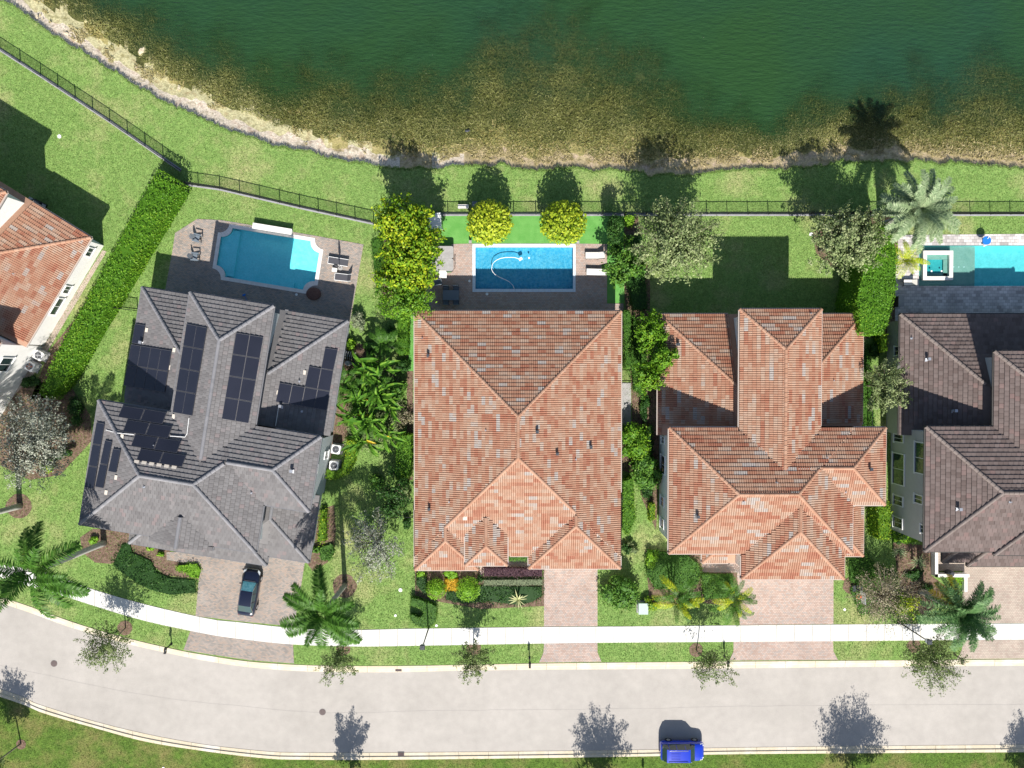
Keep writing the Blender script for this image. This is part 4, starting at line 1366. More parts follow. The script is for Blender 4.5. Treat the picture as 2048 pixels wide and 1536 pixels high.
# ------------------------------------------------------------------ swimming pools
def basin(root, inner, depth, m, wm, wz=-0.06):
    """inner outline (ccw world points) as walls and floor, with a water sheet"""
    loc = [Vector((p.x - root.location.x, p.y - root.location.y, 0)) for p in inner]
    n = len(loc)
    zt, zb = G + 0.02, G - depth
    mb = MB().add([(p.x, p.y, zt) for p in loc] + [(p.x, p.y, zb) for p in loc],
                  [(i, n + i, n + (i + 1) % n, (i + 1) % n) for i in range(n)] + [tuple(range(n, 2 * n))])
    mb.build('basin', m, root)
    tr = tessellate_polygon([loc])
    V = [(p.x, p.y, G + wz) for p in loc]
    MB().add(V, [t if (loc[t[1]] - loc[t[0]]).cross(loc[t[2]] - loc[t[0]]).z > 0 else t[::-1] for t in tr]).build('pool_water', wm, root)
def coping(root, inner, outer, m, z=G + 0.05):
    L = [Vector((p.x - root.location.x, p.y - root.location.y, 0)) for p in outer]
    l2 = [Vector((p.x - root.location.x, p.y - root.location.y, 0)) for p in inner]
    n = len(L)
    ctr = sum(l2, Vector()) / len(l2)
    l2 = [ctr + (p - ctr) * 1.0 for p in l2]
    mb = MB()
    for i in range(n):
        j = (i + 1) % n
        k = max(1, int((L[j] - L[i]).length / 0.6))
        for q in range(k):
            g = 0.006 / max((L[j] - L[i]).length / k, .05)
            f0, f1 = (q + g) / k, (q + 1 - g) / k
            a, b, c, d = L[i].lerp(L[j], f0), L[i].lerp(L[j], f1), l2[i].lerp(l2[j], f1), l2[i].lerp(l2[j], f0)
            mb.add([(v.x, v.y, zz) for zz in (z - .09, z) for v in (a, b, c, d)], [(4, 5, 6, 7), (0, 1, 5, 4), (2, 3, 7, 6), (1, 2, 6, 5), (3, 0, 4, 7)])
    mb.build('coping', m, root, 'stuff')

s2 = thing('swimming_pool', 'teal swimming pool with scooped corners beside the grey tiled house', 'swimming pool', (PC2.x, PC2.y, 0))
basin(s2, pool2_in, .62, K['basin_t'], K['water_t']); coping(s2, pool2_in, pool2_out, K['coping'])
def r2l(x, y): return rot2((x, y), A2)
q = r2l(-4.1, 0); MB().box((q[0], q[1], G - .47), (1.65, 4.6, .36), A2).build('sun_shelf', K['basin_t'], s2)
q = r2l(2.1, -2.15); MB().box((q[0], q[1], G - .50), (1.5, .55, .36), A2).build('pool_step', K['basin_t'], s2)
q = r2l(.15, 2.95)
wl = thing('spillway_wall', 'raised white waterfall wall at the lake side of the notched pool', 'wall', (PC2.x + q[0], PC2.y + q[1], 0), A2)
MB().box((0, 0, .32), (3.75, .46, .62)).build('wall_body', K['stucco'], wl); MB().box((0, 0, .66), (3.9, .56, .06)).build('wall_cap', K['coping'], wl)
c3 = P(1048, 536)
s3 = thing('swimming_pool', 'rectangular blue pool with a white hose floating in it behind the wide orange roof', 'swimming pool', (c3.x, c3.y, 0))
basin(s3, pool3_in, .62, K['basin_b'], K['water_b']); coping(s3, pool3_in, pool3_out, K['coping_b'])
c5 = P(1975, 531)
s5 = thing('swimming_pool', 'long turquoise pool with a square spa at its left end at the right edge', 'swimming pool', (c5.x, c5.y, 0))
basin(s5, pool5_in, .66, K['basin_t'], K['water_s'])
o = pool5_in; cen5 = sum(o, Vector()) / 4
coping(s5, o, [p + Vector(((1 if p.x > cen5.x else -1) * .3, (1 if p.y > cen5.y else -1) * .3, 0)) for p in o], K['pav_trav'])
a, b = P(1837, 572), P(1944, 491)
MB().box(((a.x + b.x) / 2 - c5.x, (a.y + b.y) / 2 - c5.y, G - .47), (b.x - a.x - .05, b.y - a.y - .05, .44)).build('sun_shelf', K['basin_s'], s5)
for i in range(2):
    MB().box((b.x - c5.x + .15 + .3 * i, (a.y + b.y) / 2 - c5.y, G - .50 - .10 * i), (.3, b.y - a.y - .05, .30)).build('pool_step', K['basin_s'], s5)
for k in range(3):
    q = P(1910 + k * 10.5, 533, G); MB().cyl((q.x - c5.x, q.y - c5.y, G - .25), .07, .03, 10).build('bubbler', K['white'], s5)
sp = P(1873, 531.5)
spa = thing('spa', 'square raised white spa inside the shallow end of the travertine pool', 'spa', (sp.x, sp.y, 0))
mb = MB()
for (x_, y_, wx, wy) in ((0, 1.27, 2.96, .36), (0, -1.27, 2.96, .36), (1.3, 0, .36, 2.18), (-1.3, 0, .36, 2.18)): mb.box((x_, y_, G - .1), (wx, wy, .75))
mb.build('spa_rim', K['coping'], spa)
MB().box((0, 0, G - .42), (2.3, 2.2, .4)).build('spa_floor', K['basin_t'], spa)
MB().box((0, .85, G - .10), (2.24, .45, .1)).box((.9, -.2, G - .10), (.4, 1.6, .1)).box((0, -.9, G - .10), (2.24, .35, .1)).build('spa_bench', K['basin_s'], spa)
MB().add([(-1.12, -1.09, G + .1), (1.12, -1.09, G + .1), (1.12, 1.09, G + .1), (-1.12, 1.09, G + .1)], [(0, 1, 2, 3)]).build('spa_water', K['water_s'], spa)
for k in (-.55, .45): MB().cyl((k, -.55, G + .104), .09, .01, 12).build('spa_light', K['white'], spa)

# ------------------------------------------------------------------ fences
def fence(pts, label, h=1.15, foot='fencecon', post_every=2.0, fw=0.3, name='fence', pst=0.1, rail='black'):
    q = [P(a, b) for a, b in pts]
    root = thing(name, label, 'fence', (q[0].x, q[0].y, 0))
    q = [p - Vector((q[0].x, q[0].y, 0)) for p in [Vector(p) for p in q]]
    q = [Vector((p.x, p.y, 0)) for p in q]
    pk = MB(); ft = MB()
    for i in range(len(q) - 1):
        a, b = q[i], q[i + 1]
        L_ = (b - a).length
        ang = math.atan2(b.y - a.y, b.x - a.x)
        m = (a + b) / 2
        if foot: ft.box((m.x, m.y, G + .03), (L_, fw, .10), ang)
        for z, nm in ((G + .18, 'rail'), (G + h - .04, 'rail')):
            MB().box((m.x, m.y, z), (L_, .045, .05), ang).build(nm, K[rail], root)
        k = max(1, round(L_ / post_every))
        for j in range(k + (1 if i == len(q) - 2 else 0)):
            p = a + (b - a) * (j / k)
            MB().box((p.x, p.y, G + h / 2 + .03), (.075, .075, h + .06), ang).build('post', K['black'], root)
        kk = max(2, int(L_ / pst))
        for j in range(kk):
            p = a + (b - a) * ((j + .5) / kk)
            pk.box((p.x, p.y, G + h / 2 + .06), (.024, .024, h - .25), ang)
    pk.build('pickets', K['black'], root, 'stuff')
    if foot: ft.build('footing', K[foot], root)
    return root
fence([(-90, 40), (0, 99), (82, 152), (220, 243), (362, 341)], 'black picket fence on a pale footing slanting across the lawn above the left hedge')
fence([(354, 366), (440, 378), (600, 415), (748, 447)], 'black picket fence sloping down between the long hedge and the yellow green trees')
fence([(852, 429), (1248, 429)], 'straight black picket fence behind the two round golden trees', rail='black', post_every=2.1)
fence([(1250, 429), (1700, 429), (2100, 429)], 'straight black picket fence along the lawns at the right, lake side')
fence([(206, 613), (276, 622)], 'short black picket fence from the long hedge to the grey house', foot=None)
fence([(697, 714), (806, 736)], 'short black picket fence between the banana plants and the dark shaded yard', foot=None)
fence([(1241, 765.5), (1274, 765.5)], 'small black picket gate on the narrow side path right of the wide roof', foot=None, name='gate')
fence([(1733, 858), (1733, 760)], 'short black side fence between the two storey tile house and the brown roof house', foot=None)
fence([(790, 1030), (828, 1030)], 'short black picket fence touching the left wall of the wide orange roofed house', foot=None)

# ------------------------------------------------------------------ furniture and fittings
def adirondack(px_, py_, rot, label):
    p = P(px_, py_, DZ)
    t = thing('garden_chair', label, 'chair', (p.x, p.y, DZ), rot, 'slatted chairs by the notched pool')
    for k in range(5): MB().box((.12 - .1 * k - .02, 0, .36 - .03 * k), (.085, .52, .02), tilt=(0, .2)).build('seat_slat', K['greyfurn'], t)
    for k in range(5): MB().box((-.46, (k - 2) * .105, .62 - abs(k - 2) * .03), (.025, .09, .78 - abs(k - 2) * .07), tilt=(0, -.32)).build('back_slat', K['greyfurn'], t)
    for s_ in (-1, 1):
        MB().box((-.05, s_ * .34, .56), (.75, .13, .025)).build('armrest', K['greyfurn'], t)
        MB().box((.26, s_ * .31, .27), (.1, .04, .55)).build('leg', K['greyfurn'], t)
        MB().box((-.15, s_ * .29, .22), (.95, .04, .1), tilt=(0, -.25)).build('leg', K['greyfurn'], t)
adirondack(399, 478, math.radians(-15), 'upper of the two slatted grey blue chairs left of the notched pool')
adirondack(395, 515, math.radians(-5), 'lower slatted grey blue chair, nearer the shade edge left of the notched pool')
def lounger(px_, py_, rot, label, fab, frame, group, back=0.55):
    p = P(px_, py_, DZ)
    t = thing('sun_lounger', label, 'sun lounger', (p.x, p.y, DZ), rot, group)
    MB().box((-.3, 0, .33), (1.25, .62, .04)).build('seat', K[fab], t)
    L = .72
    MB().box((.33 + L / 2 * math.cos(back), 0, .33 + L / 2 * math.sin(back)), (L, .62, .04), tilt=(0, -back)).build('backrest', K[fab], t)
    fr = MB()
    for s_ in (-1, 1):
        fr.box((-.3, s_ * .34, .32), (1.3, .045, .06)).box((.33 + L / 2 * math.cos(back), s_ * .34, .33 + L / 2 * math.sin(back)), (L, .045, .05), tilt=(0, -back))
    fr.box((-.94, 0, .32), (.045, .66, .06)).build('frame', K[frame], t)
    for x_ in (-.85, .3):
        for s_ in (-1, 1): MB().box((x_, s_ * .33, .15), (.05, .05, .3)).build('leg', K[frame], t)
    return t
lounger(677, 524, A2, 'dark sling sun lounger upper right of the notched pool, lying flat', 'mesh_grey', 'white', 'dark loungers by the notched pool', 0.02)
lounger(690, 556, A2 + .05, 'dark sling sun lounger with raised back, below the other one right of the notched pool', 'mesh_grey', 'white', 'dark loungers by the notched pool', 0.9)
lounger(1189, 512, 0.0, 'cream sun lounger right of the blue pool, the one nearer the green turf', 'cream', 'dark', 'cream loungers by the blue pool')
lounger(1191, 545, -0.03, 'cream sun lounger right of the blue pool, the one at the edge of the shade', 'cream', 'dark', 'cream loungers by the blue pool', .2)
def simple_table(px_, py_, w, d, h, label, top, leg, rot=0, name='side_table', group=None, cat='table', z=DZ):
    p = P(px_, py_, z)
    t = thing(name, label, cat, (p.x, p.y, z), rot, group)
    MB().box((0, 0, h - .02), (w, d, .04)).build('table_top', K[top], t)
    for i in (-1, 1):
        for j in (-1, 1): MB().box((i * (w / 2 - .05), j * (d / 2 - .05), h / 2 - .02), (.05, .05, h - .04)).build('leg', K[leg], t)
    return t
simple_table(671, 541, .5, .4, .42, 'small white side table between the two dark loungers', 'cream', 'white', A2)
# closed parasol above the flat dark lounger
p = P(681, 536, DZ)
t = thing('parasol', 'closed grey parasol on a round foot between the two dark loungers', 'parasol', (p.x, p.y, DZ))
MB().cyl((0, 0, 0), .24, .07, 14).build('foot', K['concrete'], t); MB().cyl((0, 0, .07), .025, 2.35, 8).build('pole', K['dark'], t)
MB().tube([(0, 0, 1.0), (0, 0, 1.4), (0, 0, 2.2), (0, 0, 2.42)], [.05, .13, .08, .02], 9).build('canopy', K['mesh_grey'], t)
for a, b, r, l in [(593, 589, .13, 'white round pool skimmer lid in the shade below the notched pool'), (939, 562, .13, 'white skimmer lid left of the blue pool coping'), (974, 588, .14, 'white skimmer lid below the blue pool in the shade'),
                   (696, 1254, .2, None), (864, 1178, .18, None)]:
    if l is None: continue
    p = P(a, b, DZ); o = MB().cyl((0, 0, 0), r, .02, 16).build('skimmer_lid', K['white']); o.location = p; setp(o, l, 'lid')
p = P(628, 588, DZ); o = MB().ball((0, 0, .16), .75, 16, (1, .85, .2)).build('fire_pit', mat('rusty steel', [(0.10, 0.05, 0.04), (0.16, 0.09, 0.07)], 6, .9)); o.location = p; setp(o, 'low round rusty brown mound in the shade by the lower right pool corner', 'planter')
p = P(490, 592, DZ)
t = thing('pool_pole', 'thin blue pool pole lying in the shade near the rear roof point', 'pole', p)
MB().tube([(0, 0, .05), (.35, -.75, .05)], .02, 6).build('shaft', K['bluefab'], t); MB().box((-.08, .1, .05), (.3, .16, .04), .4).build('net_head', K['bluefab'], t)

# furniture round the blue pool
p = P(890, 515, DZ)
t = thing('hot_tub', 'hot tub under a rounded pale grey cover with a step rail beside the blue pool', 'hot tub', (P(887, 520).x, P(887, 520).y, DZ))
def rrect(w, d, r, n=4):
    out = []
    for cx, cy, a0 in ((w - r, d - r, 0), (-w + r, d - r, 90), (-w + r, -d + r, 180), (w - r, -d + r, 270)):
        for k in range(n + 1):
            a = math.radians(a0 + 90 * k / n); out.append((cx + r * math.cos(a), cy + r * math.sin(a)))
    return out
MB().prism(rrect(1.0, 1.18, .2), 0, .80).build('tub_shell', K['dark'], t)
MB().prism(rrect(1.06, .60, .2), .80, .90).build('cover_half', K['concrete'], t).location = (0, .61, 0)
MB().prism(rrect(1.06, .60, .2), .80, .90).build('cover_half', K['concrete'], t).location = (0, -.60, 0)
MB().tube([(1.12, -.9, .02), (1.2, -.9, .8), (1.25, -.4, .85), (1.15, -.1, .6), (1.12, -.1, .02)], .025, 6).build('grab_rail', K['black'], t)
def armchair(px_, py_, rot, label, fab, fr, group=None, z=DZ, w=.62):
    p = P(px_, py_, z)
    t = thing('patio_chair', label, 'chair', (p.x, p.y, z), rot, group)
    MB().box((0, 0, .42), (w, .6, .08)).build('seat', K[fab], t)
    MB().box((0, -.31, .68), (w, .07, .5), tilt=(.12, 0)).build('backrest', K[fab], t)
    for s_ in (-1, 1):
        MB().box((s_ * (w / 2 + .03), 0, .62), (.05, .58, .05)).build('armrest', K[fr], t)
        for j in (-1, 1): MB().box((s_ * (w / 2 + .01), j * .27, .2), (.045, .045, .4)).build('leg', K[fr], t)
    return t
armchair(887, 551, math.radians(180), 'white slatted chair pushed against the pale hot tub', 'cream', 'white')
armchair(874, 566, math.radians(10), 'lone cushioned grey chair in the shade edge below the hot tub', 'greyfurn', 'greyfurn', w=.95)
simple_table(903, 592, 1.6, 1.0, .74, 'dark rectangular dining table on the shaded pink patio', 'greyfurn', 'dark', name='dining_table')
for i, (dx, ry, l) in enumerate([(-10, 1, 'upper left'), (10, 1, 'upper right'), (-10, -1, 'lower left'), (10, -1, 'lower right')]):
    armchair(903 + dx, 592 - ry * 12, math.pi if ry > 0 else 0, 'dark dining chair tucked in at the %s of the dark patio table' % l, 'greyfurn', 'dark', 'chairs round the dark dining table', w=.5)
p = P(873, 450, G)
t = thing('canopy_swing', 'white slatted canopy standing on the turf by the yellow green trees', 'swing', (p.x, p.y, G), math.radians(4))
for k in range(8): MB().box((0, .66 - k * .19, 1.95 - abs(k - 3.5) * .03), (1.35, .17, .03)).build('roof_slat', K['white'], t)
for i in (-1, 1):
    for j in (-1, 1): MB().box((i * .6, j * .62, .93), (.07, .07, 1.86)).build('post', K['white'], t)
MB().box((0, 0, .48), (1.1, .5, .06)).build('seat', K['cream'], t); MB().box((0, .28, .75), (1.1, .06, .5)).build('backrest', K['cream'], t)
for a, b, l in [(941, 485, 'small dark lantern post at the left turf corner of the blue pool'), (1155, 486, 'small dark lantern post at the right turf corner of the blue pool')]:
    p = P(a, b, DZ); t = thing('lantern', l, 'lantern', p, 0, 'lanterns at the blue pool corners')
    MB().box((0, 0, .2), (.22, .22, .4)).build('lantern_body', K['dark'], t); MB().box((0, 0, .43), (.28, .28, .06)).build('lantern_cap', K['concrete'], t)
# suction hose in the blue pool
hp = [(1039, 518), (1030, 515), (1010, 515), (995, 519), (985, 528), (983, 538), (990, 549), (1005, 557), (1018, 563), (1026, 571), (1029, 579)]
q = dense(hp, G - 0.04, .3); q = [Vector((v.x, v.y, G - .05)) for v in q]
t = thing('pool_cleaner', 'white pool cleaner on a long curved white hose in the blue pool', 'pool cleaner', (q[0].x, q[0].y, 0))
MB().tube([v - Vector((q[0].x, q[0].y, 0)) for v in q], .035, 6).build('hose', K['white'], t)
MB().box((.1, 0, G - .05), (.36, .26, .14), .5).build('cleaner_body', K['white'], t)
p = P(1058, 516, G - .04); o = MB().cyl((0, 0, -.04), .09, .09, 12).build('chlorine_float', K['white']); o.location = p; setp(o, 'tiny white chlorine float right of the hose end in the blue pool', 'float')
# step and bench beyond the gate
p = P(927, 415, G); t = thing('bench', 'pale stone bench just outside the fence left of the left golden tree', 'bench', p)
MB().box((0, 0, .40), (1.05, .38, .07)).build('seat', K['coping'], t)
for s_ in (-1, 1): MB().box((s_ * .4, 0, .18), (.12, .32, .36)).build('leg', K['concrete'], t)
p = P(950, 411, G); o = MB().box((0, 0, .3), (.42, .42, .6)).box((0, 0, .63), (.5, .5, .06)).build('valve_box', K['greyfurn']); o.location = p; setp(o, 'small grey blue box beside the pale bench outside the fence', 'box')
# blue pool toy and float stand
p = P(1962, 484, DZ); t = thing('pool_toy', 'blue round hoop net with white pole at the lake side of the travertine pool', 'pool net', p, .3)
MB().cyl((0, 0, .75), .42, .10, 18).build('net_hoop', K['bluefab'], t)
MB().tube([(.1, -.3, .1), (.12, .35, 1.2)], .03, 6).build('pole', K['white'], t); MB().box((.15, -.42, .3), (.5, .12, .08), .2).build('net_foot', K['white'], t)
t = lounger(1815, 566, 0, 'small white side chair by the left end of the travertine pool', 'cream', 'dark', None, .5); t.scale = (.6, .9, 1)
p = P(1792, 605, DZ); t = thing('outdoor_counter', 'small dark outdoor counter with pale end at the left of the travertine patio', 'counter', p)
MB().box((0, .05, .45), (.5, 1.0, .9)).build('cabinet', K['dark'], t); MB().box((0, .05, .93), (.56, 1.1, .05)).build('worktop', K['concrete'], t)

def condenser(px_, py_, rot, label, fan='dark', group=None, z=G):
    p = P(px_, py_, z)
    t = thing('air_conditioner', label, 'air conditioner', (p.x, p.y, z), rot, group)
    MB().box((0, 0, .04), (1.05, 1.05, .08)).build('pad', K['concrete'], t)
    MB().prism(rrect(.44, .44, .1), .08, .86).build('casing', K['white'], t)
    MB().cyl((0, 0, .862), .33, .02, 20).build('fan_well', K['dark'], t)
    fb = MB()
    for k in range(4):
        a = k * math.pi / 2 + .4
        fb.box((.16 * math.cos(a), .16 * math.sin(a), .892), (.28, .12, .01), a, (.3, 0))
    fb.build('fan_blades', K[fan], t, 'stuff')
    MB().cyl((0, 0, .884), .07, .03, 10).build('fan_motor', K['metal'], t)
    g = MB()
    for k in range(1, 4):
        r = .11 * k
        g.tube([(r * math.cos(u), r * math.sin(u), .925) for u in [2 * math.pi * i / 14 for i in range(15)]], .008, 4, False)
    for k in range(6):
        a = k * math.pi / 3; g.box((.17 * math.cos(a), .17 * math.sin(a), .93), (.34, .012, .012), a)
    g.build('fan_guard', K['metal'], t, 'stuff')
condenser(676, 897, A2, 'upper of the two white air conditioners by the low hedge beside the grey house', group='air conditioners by the grey house')
condenser(672, 929, A2 * .5, 'lower of the two white air conditioners by the low hedge beside the grey house', group='air conditioners by the grey house')
condenser(88, 711, -.5, 'white air conditioner with a grey fan beside the left edge house', 'metal', group='air conditioners by the left edge house')
condenser(71, 733, -.5, 'white air conditioner with a rusty red fan beside the left edge house', 'pink', group='air conditioners by the left edge house')
p = P(1240, 997, G); o = MB().prism(rrect(.18, .45, .15), 0, .9).build('pump_box', K['white']); o.location = p; setp(o, 'slim white rounded unit against the right wall of the wide roof house', 'utility box')
# pool pump pipes by the banana plants
t = thing('pool_pump', 'cluster of white pool pump pipes in the dark mulch beside the grey house', 'pump', P(702, 712, G), A2)
for k in range(5): MB().tube([(k * .22 - .5, -.35, .05), (k * .22 - .5, -.1, .35 + .05 * (k % 2)), (k * .22 - .45, .4, .3), (k * .22 - .45, .42, .05)], .04, 6).build('pipe', K['white'], t)
MB().cyl((-.1, -.75, 0), .28, .75, 14, .24).build('filter_tank', K['cream'], t); MB().box((.55, -.7, .2), (.6, .3, .4)).build('pump_motor', K['dark'], t)
# grill in the shaded lawn
p = P(85, 410, G); t = thing('barbecue_grill', 'black barbecue grill in the shade of the left edge house', 'grill', p, -.5)
MB().box((0, 0, .45), (1.0, .5, .8)).build('cabinet', K['black'], t); MB().tube([(-.35, 0, .95), (.35, 0, .95)], .24, 12).build('lid', K['dark'], t)
for s_ in (-1, 1): MB().box((s_ * .72, 0, .82), (.42, .45, .04)).build('side_shelf', K['metal'], t)
MB().tube([(-.28, -.27, 1.0), (.28, -.27, 1.0)], .02, 6).build('handle', K['metal'], t)

def drain(px_, py_, rot, label):
    p = P(px_, py_, .03); t = thing('storm_drain', label, 'drain', (p.x, p.y, .035), rot, 'storm drains in the kerbs')
    MB().box((0, 0, 0), (.66, .58, .03)).build('frame', K['iron'], t)
    for k in range(7): MB().box((0, -.22 + k * .073, .025), (.56, .035, .02)).build('bar', K['grate'], t)
drain(797, 1337, 0, 'rusty storm drain grate in the kerb by the house lawns'); drain(802, 1510, 0, 'storm drain grate in the kerb on the far side of the road from the houses')
def manhole(px_, py_, label):
    p = P(px_, py_, .0); t = thing('manhole_cover', label, 'manhole cover', (p.x, p.y, 0.0), 0, 'manhole covers in the road')
    MB().cyl((0, 0, 0), .34, .008, 28).build('rim', K['iron'], t)
    MB().cyl((0, 0, .008), .29, .006, 28).build('lid', K['grate'], t)
    g = MB()
    for k in range(-3, 4): g.box((0, k * .075, .018), (2 * math.sqrt(max(.25 ** 2 - (k * .075) ** 2, .001)), .02, .008))
    g.build('lid_pattern', K['iron'], t, 'stuff')
manhole(108, 1327, 'round manhole cover in the road at the left edge'); manhole(645, 1424, 'round manhole cover in the middle of the road below the second palm')

def mailbox(bx, by, hx, label):
    p = P(bx, by, G); t = thing('mailbox', label, 'mailbox', (p.x, p.y, G), math.radians(hx), 'mailboxes at the driveways')
    MB().box((0, 0, .65), (.10, .10, 1.3)).build('post', K['black'], t)
    MB().box((0, 0, .05), (.2, .2, .1)).build('post_base', K['black'], t)
    MB().box((0, -.16, 1.02), (.08, .5, .06)).build('bracket', K['black'], t)
    mb = MB()
    pr = [(.11 * math.cos(math.pi * k / 8), .11 * math.sin(math.pi * k / 8)) for k in range(9)] + [(-.11, -.14), (.11, -.14)]
    vs = [(x_, y0, 1.22 + z_) for y0 in (-.45, .12) for x_, z_ in pr]
    n = len(pr)
    mb.add(vs, [tuple(range(n)), tuple(range(2 * n - 1, n - 1, -1))] + [(i, n + i, n + (i + 1) % n, (i + 1) % n) for i in range(n)])
    mb.build('box', K['black'], t)
    MB().box((0, -.46, 1.2), (.2, .02, .26)).build('door', K['dark'], t)
    MB().box((.125, -.1, 1.3), (.015, .1, .16)).build('flag', K['metal'], t)
    MB().tube([(0, 0, 1.34), (0, 0, 1.45), (0, 0, 1.58)], [.06, .05, .005], 8).build('finial', K['black'], t)
mailbox(343, 1288, -8, 'black mailbox by the kerb at the grey paver driveway'); mailbox(1059, 1316, 0, 'black mailbox by the kerb left of the narrow pink driveway')
mailbox(1449, 1313, 0, 'black mailbox by the kerb left of the wide pink driveway'); mailbox(1909, 1309, 0, 'black mailbox by the kerb left of the tan driveway under the date palm')
mailbox(1287, 1556, 180, 'black mailbox across the road whose shadow points up left of the blue car')
def street_lamp(bx, by, label, h=4.6):
    p = P(bx, by, G); t = thing('street_lamp', label, 'street lamp', (p.x, p.y, G), 0, 'street lamps along the sidewalk')
    MB().cyl((0, 0, 0), .14, .35, 10, .1).build('base', K['black'], t)
    MB().cyl((0, 0, .35), .07, h - .35, 10, .05).build('pole', K['black'], t)
    MB().box((0, 0, h + .05), (.3, .3, .1)).build('bracket', K['black'], t)
    MB().box((0, 0, h + .3), (.34, .34, .36), taper=1.15).build('lantern', K['lampglass'], t)
    MB().box((0, 0, h + .53), (.48, .48, .1), taper=.8).build('lantern_cap', K['dark'], t)
    MB().cyl((0, 0, h + .58), .05, .12, 6, .01).build('finial', K['metal'], t)
street_lamp(858, 1254, 'tall black street lamp beside the swirl shaped hedge'); street_lamp(1797, 1244, 'tall black street lamp under the date palm at the right')
p = P(1284, 1213, G); t = thing('utility_box', 'pale green utility cabinet on the lawn beside the yellow green shrubs', 'utility box', p)
MB().box((0, 0, .35), (.85, 1.0, .7)).build('cabinet', K['util'], t); MB().box((0, 0, .72), (.95, 1.1, .05)).build('lid', K['util'], t); MB().box((0, 0, .02), (1.1, 1.25, .06)).build('pad', K['concrete'], t)
for a, b, l in [(801, 1180, 'larger white sprinkler lid on the lawn right of the silver tree'), (791, 1231, 'small white lid on the lawn left of the swirl hedge'), (873, 1251, 'small white lid at the sidewalk edge right of the swirl hedge'),
                (1689, 1219, 'small white lid on the grass below the basketball hoop'), (119, 273, 'white round lid on the upper left lawn by the shadow corner'), (1622, 469, 'white round lid at the curved mulch edge of the rear lawn'), (327, 1536, 'pale square cover on the lower left verge')]:
    p = P(a, b, G); o = MB().cyl((0, 0, .0), .19 if a in (801, 119, 1622) else .13, .045, 14).build('lid', K['white']); o.name = 'sprinkler_lid'; o.location = p; setp(o, l, 'lid')
# basketball hoop
p = P(1704, 1176, G); t = thing('basketball_hoop', 'portable basketball hoop with clear backboard and orange rim beside the wide pink driveway', 'basketball hoop', (p.x, p.y, G), math.radians(184))
MB().box((-.45, 0, .12), (1.0, .6, .24)).build('base', K['dark'], t)
MB().tube([(-.35, 0, .2), (-.2, 0, 2.0), (.15, 0, 2.75)], .05, 8).build('pole', K['black'], t)
MB().box((.35, 0, 2.85), (.04, 1.15, .75)).build('backboard', K['lampglass'], t)
fb = MB()
for (yy, zz, wy, wz) in ((0, 3.23, 1.2, .04), (0, 2.47, 1.2, .04), (.58, 2.85, .04, .8), (-.58, 2.85, .04, .8)): fb.box((.35, yy, zz), (.07, wy, wz))
fb.build('board_frame', K['metal'], t)
MB().tube([(.62 + .22 * math.cos(u), .22 * math.sin(u), 2.6) for u in [2 * math.pi * i / 16 for i in range(17)]], .018, 5, False).build('rim', K['orange'], t)
MB().box((.42, 0, 2.6), (.2, .16, .06)).build('rim_bracket', K['orange'], t)
nt_ = MB()
for k in range(10):
    u = 2 * math.pi * k / 10; nt_.tube([(.62 + .22 * math.cos(u), .22 * math.sin(u), 2.6), (.62 + .12 * math.cos(u + .3), .12 * math.sin(u + .3), 2.2)], .008, 3, False)
nt_.build('net', K['white'], t, 'stuff')
# satellite dish on the brown roof house wall
w = H5.comps[0]['w']; yy = H5.loc((1783, 733), 2.8)[1]
MB().tube([(w[0], yy, 2.6), (w[0] - .5, yy, 2.8)], .025, 6).build('dish_arm', K['metal'], H5.root)
MB().ball((w[0] - .6, yy, 3.0), .45, 16, (.35, 1, 1)).build('satellite_dish', K['concrete'], H5.root)
# white courtyard walls by the brown roof house
def lowwall(pts, h, label, m='stucco'):
    q = [P(a, b) for a, b in pts]; root = thing('garden_wall', label, 'wall', (q[0].x, q[0].y, G))
    for i in range(len(q) - 1):
        d = q[i + 1] - q[i]; mm = (q[i] + q[i + 1]) / 2 - q[0]; ang = math.atan2(d.y, d.x)
        MB().box((mm.x, mm.y, h / 2), (d.length + .2, .22, h), ang).build('wall_body', K[m], root); MB().box((mm.x, mm.y, h + .02), (d.length + .3, .3, .05), ang).build('wall_cap', K['coping'], root)
lowwall([(1864, 1100), (1864, 1147), (1926, 1147)], .7, 'low white courtyard wall in front of the brown roof house'); lowwall([(1926, 1149), (1926, 1178)], .4, 'short white wall end along the tan driveway')
p = P(1892, 1143, G); o = MB().tube([(0, 0, 0), (0, 0, .3), (0, 0, .8), (0, 0, 1.0)], [.2, .32, .34, .2], 14).build('urn', K['dark']); o.location = p; setp(o, 'dark round urn behind the low white courtyard wall', 'urn')

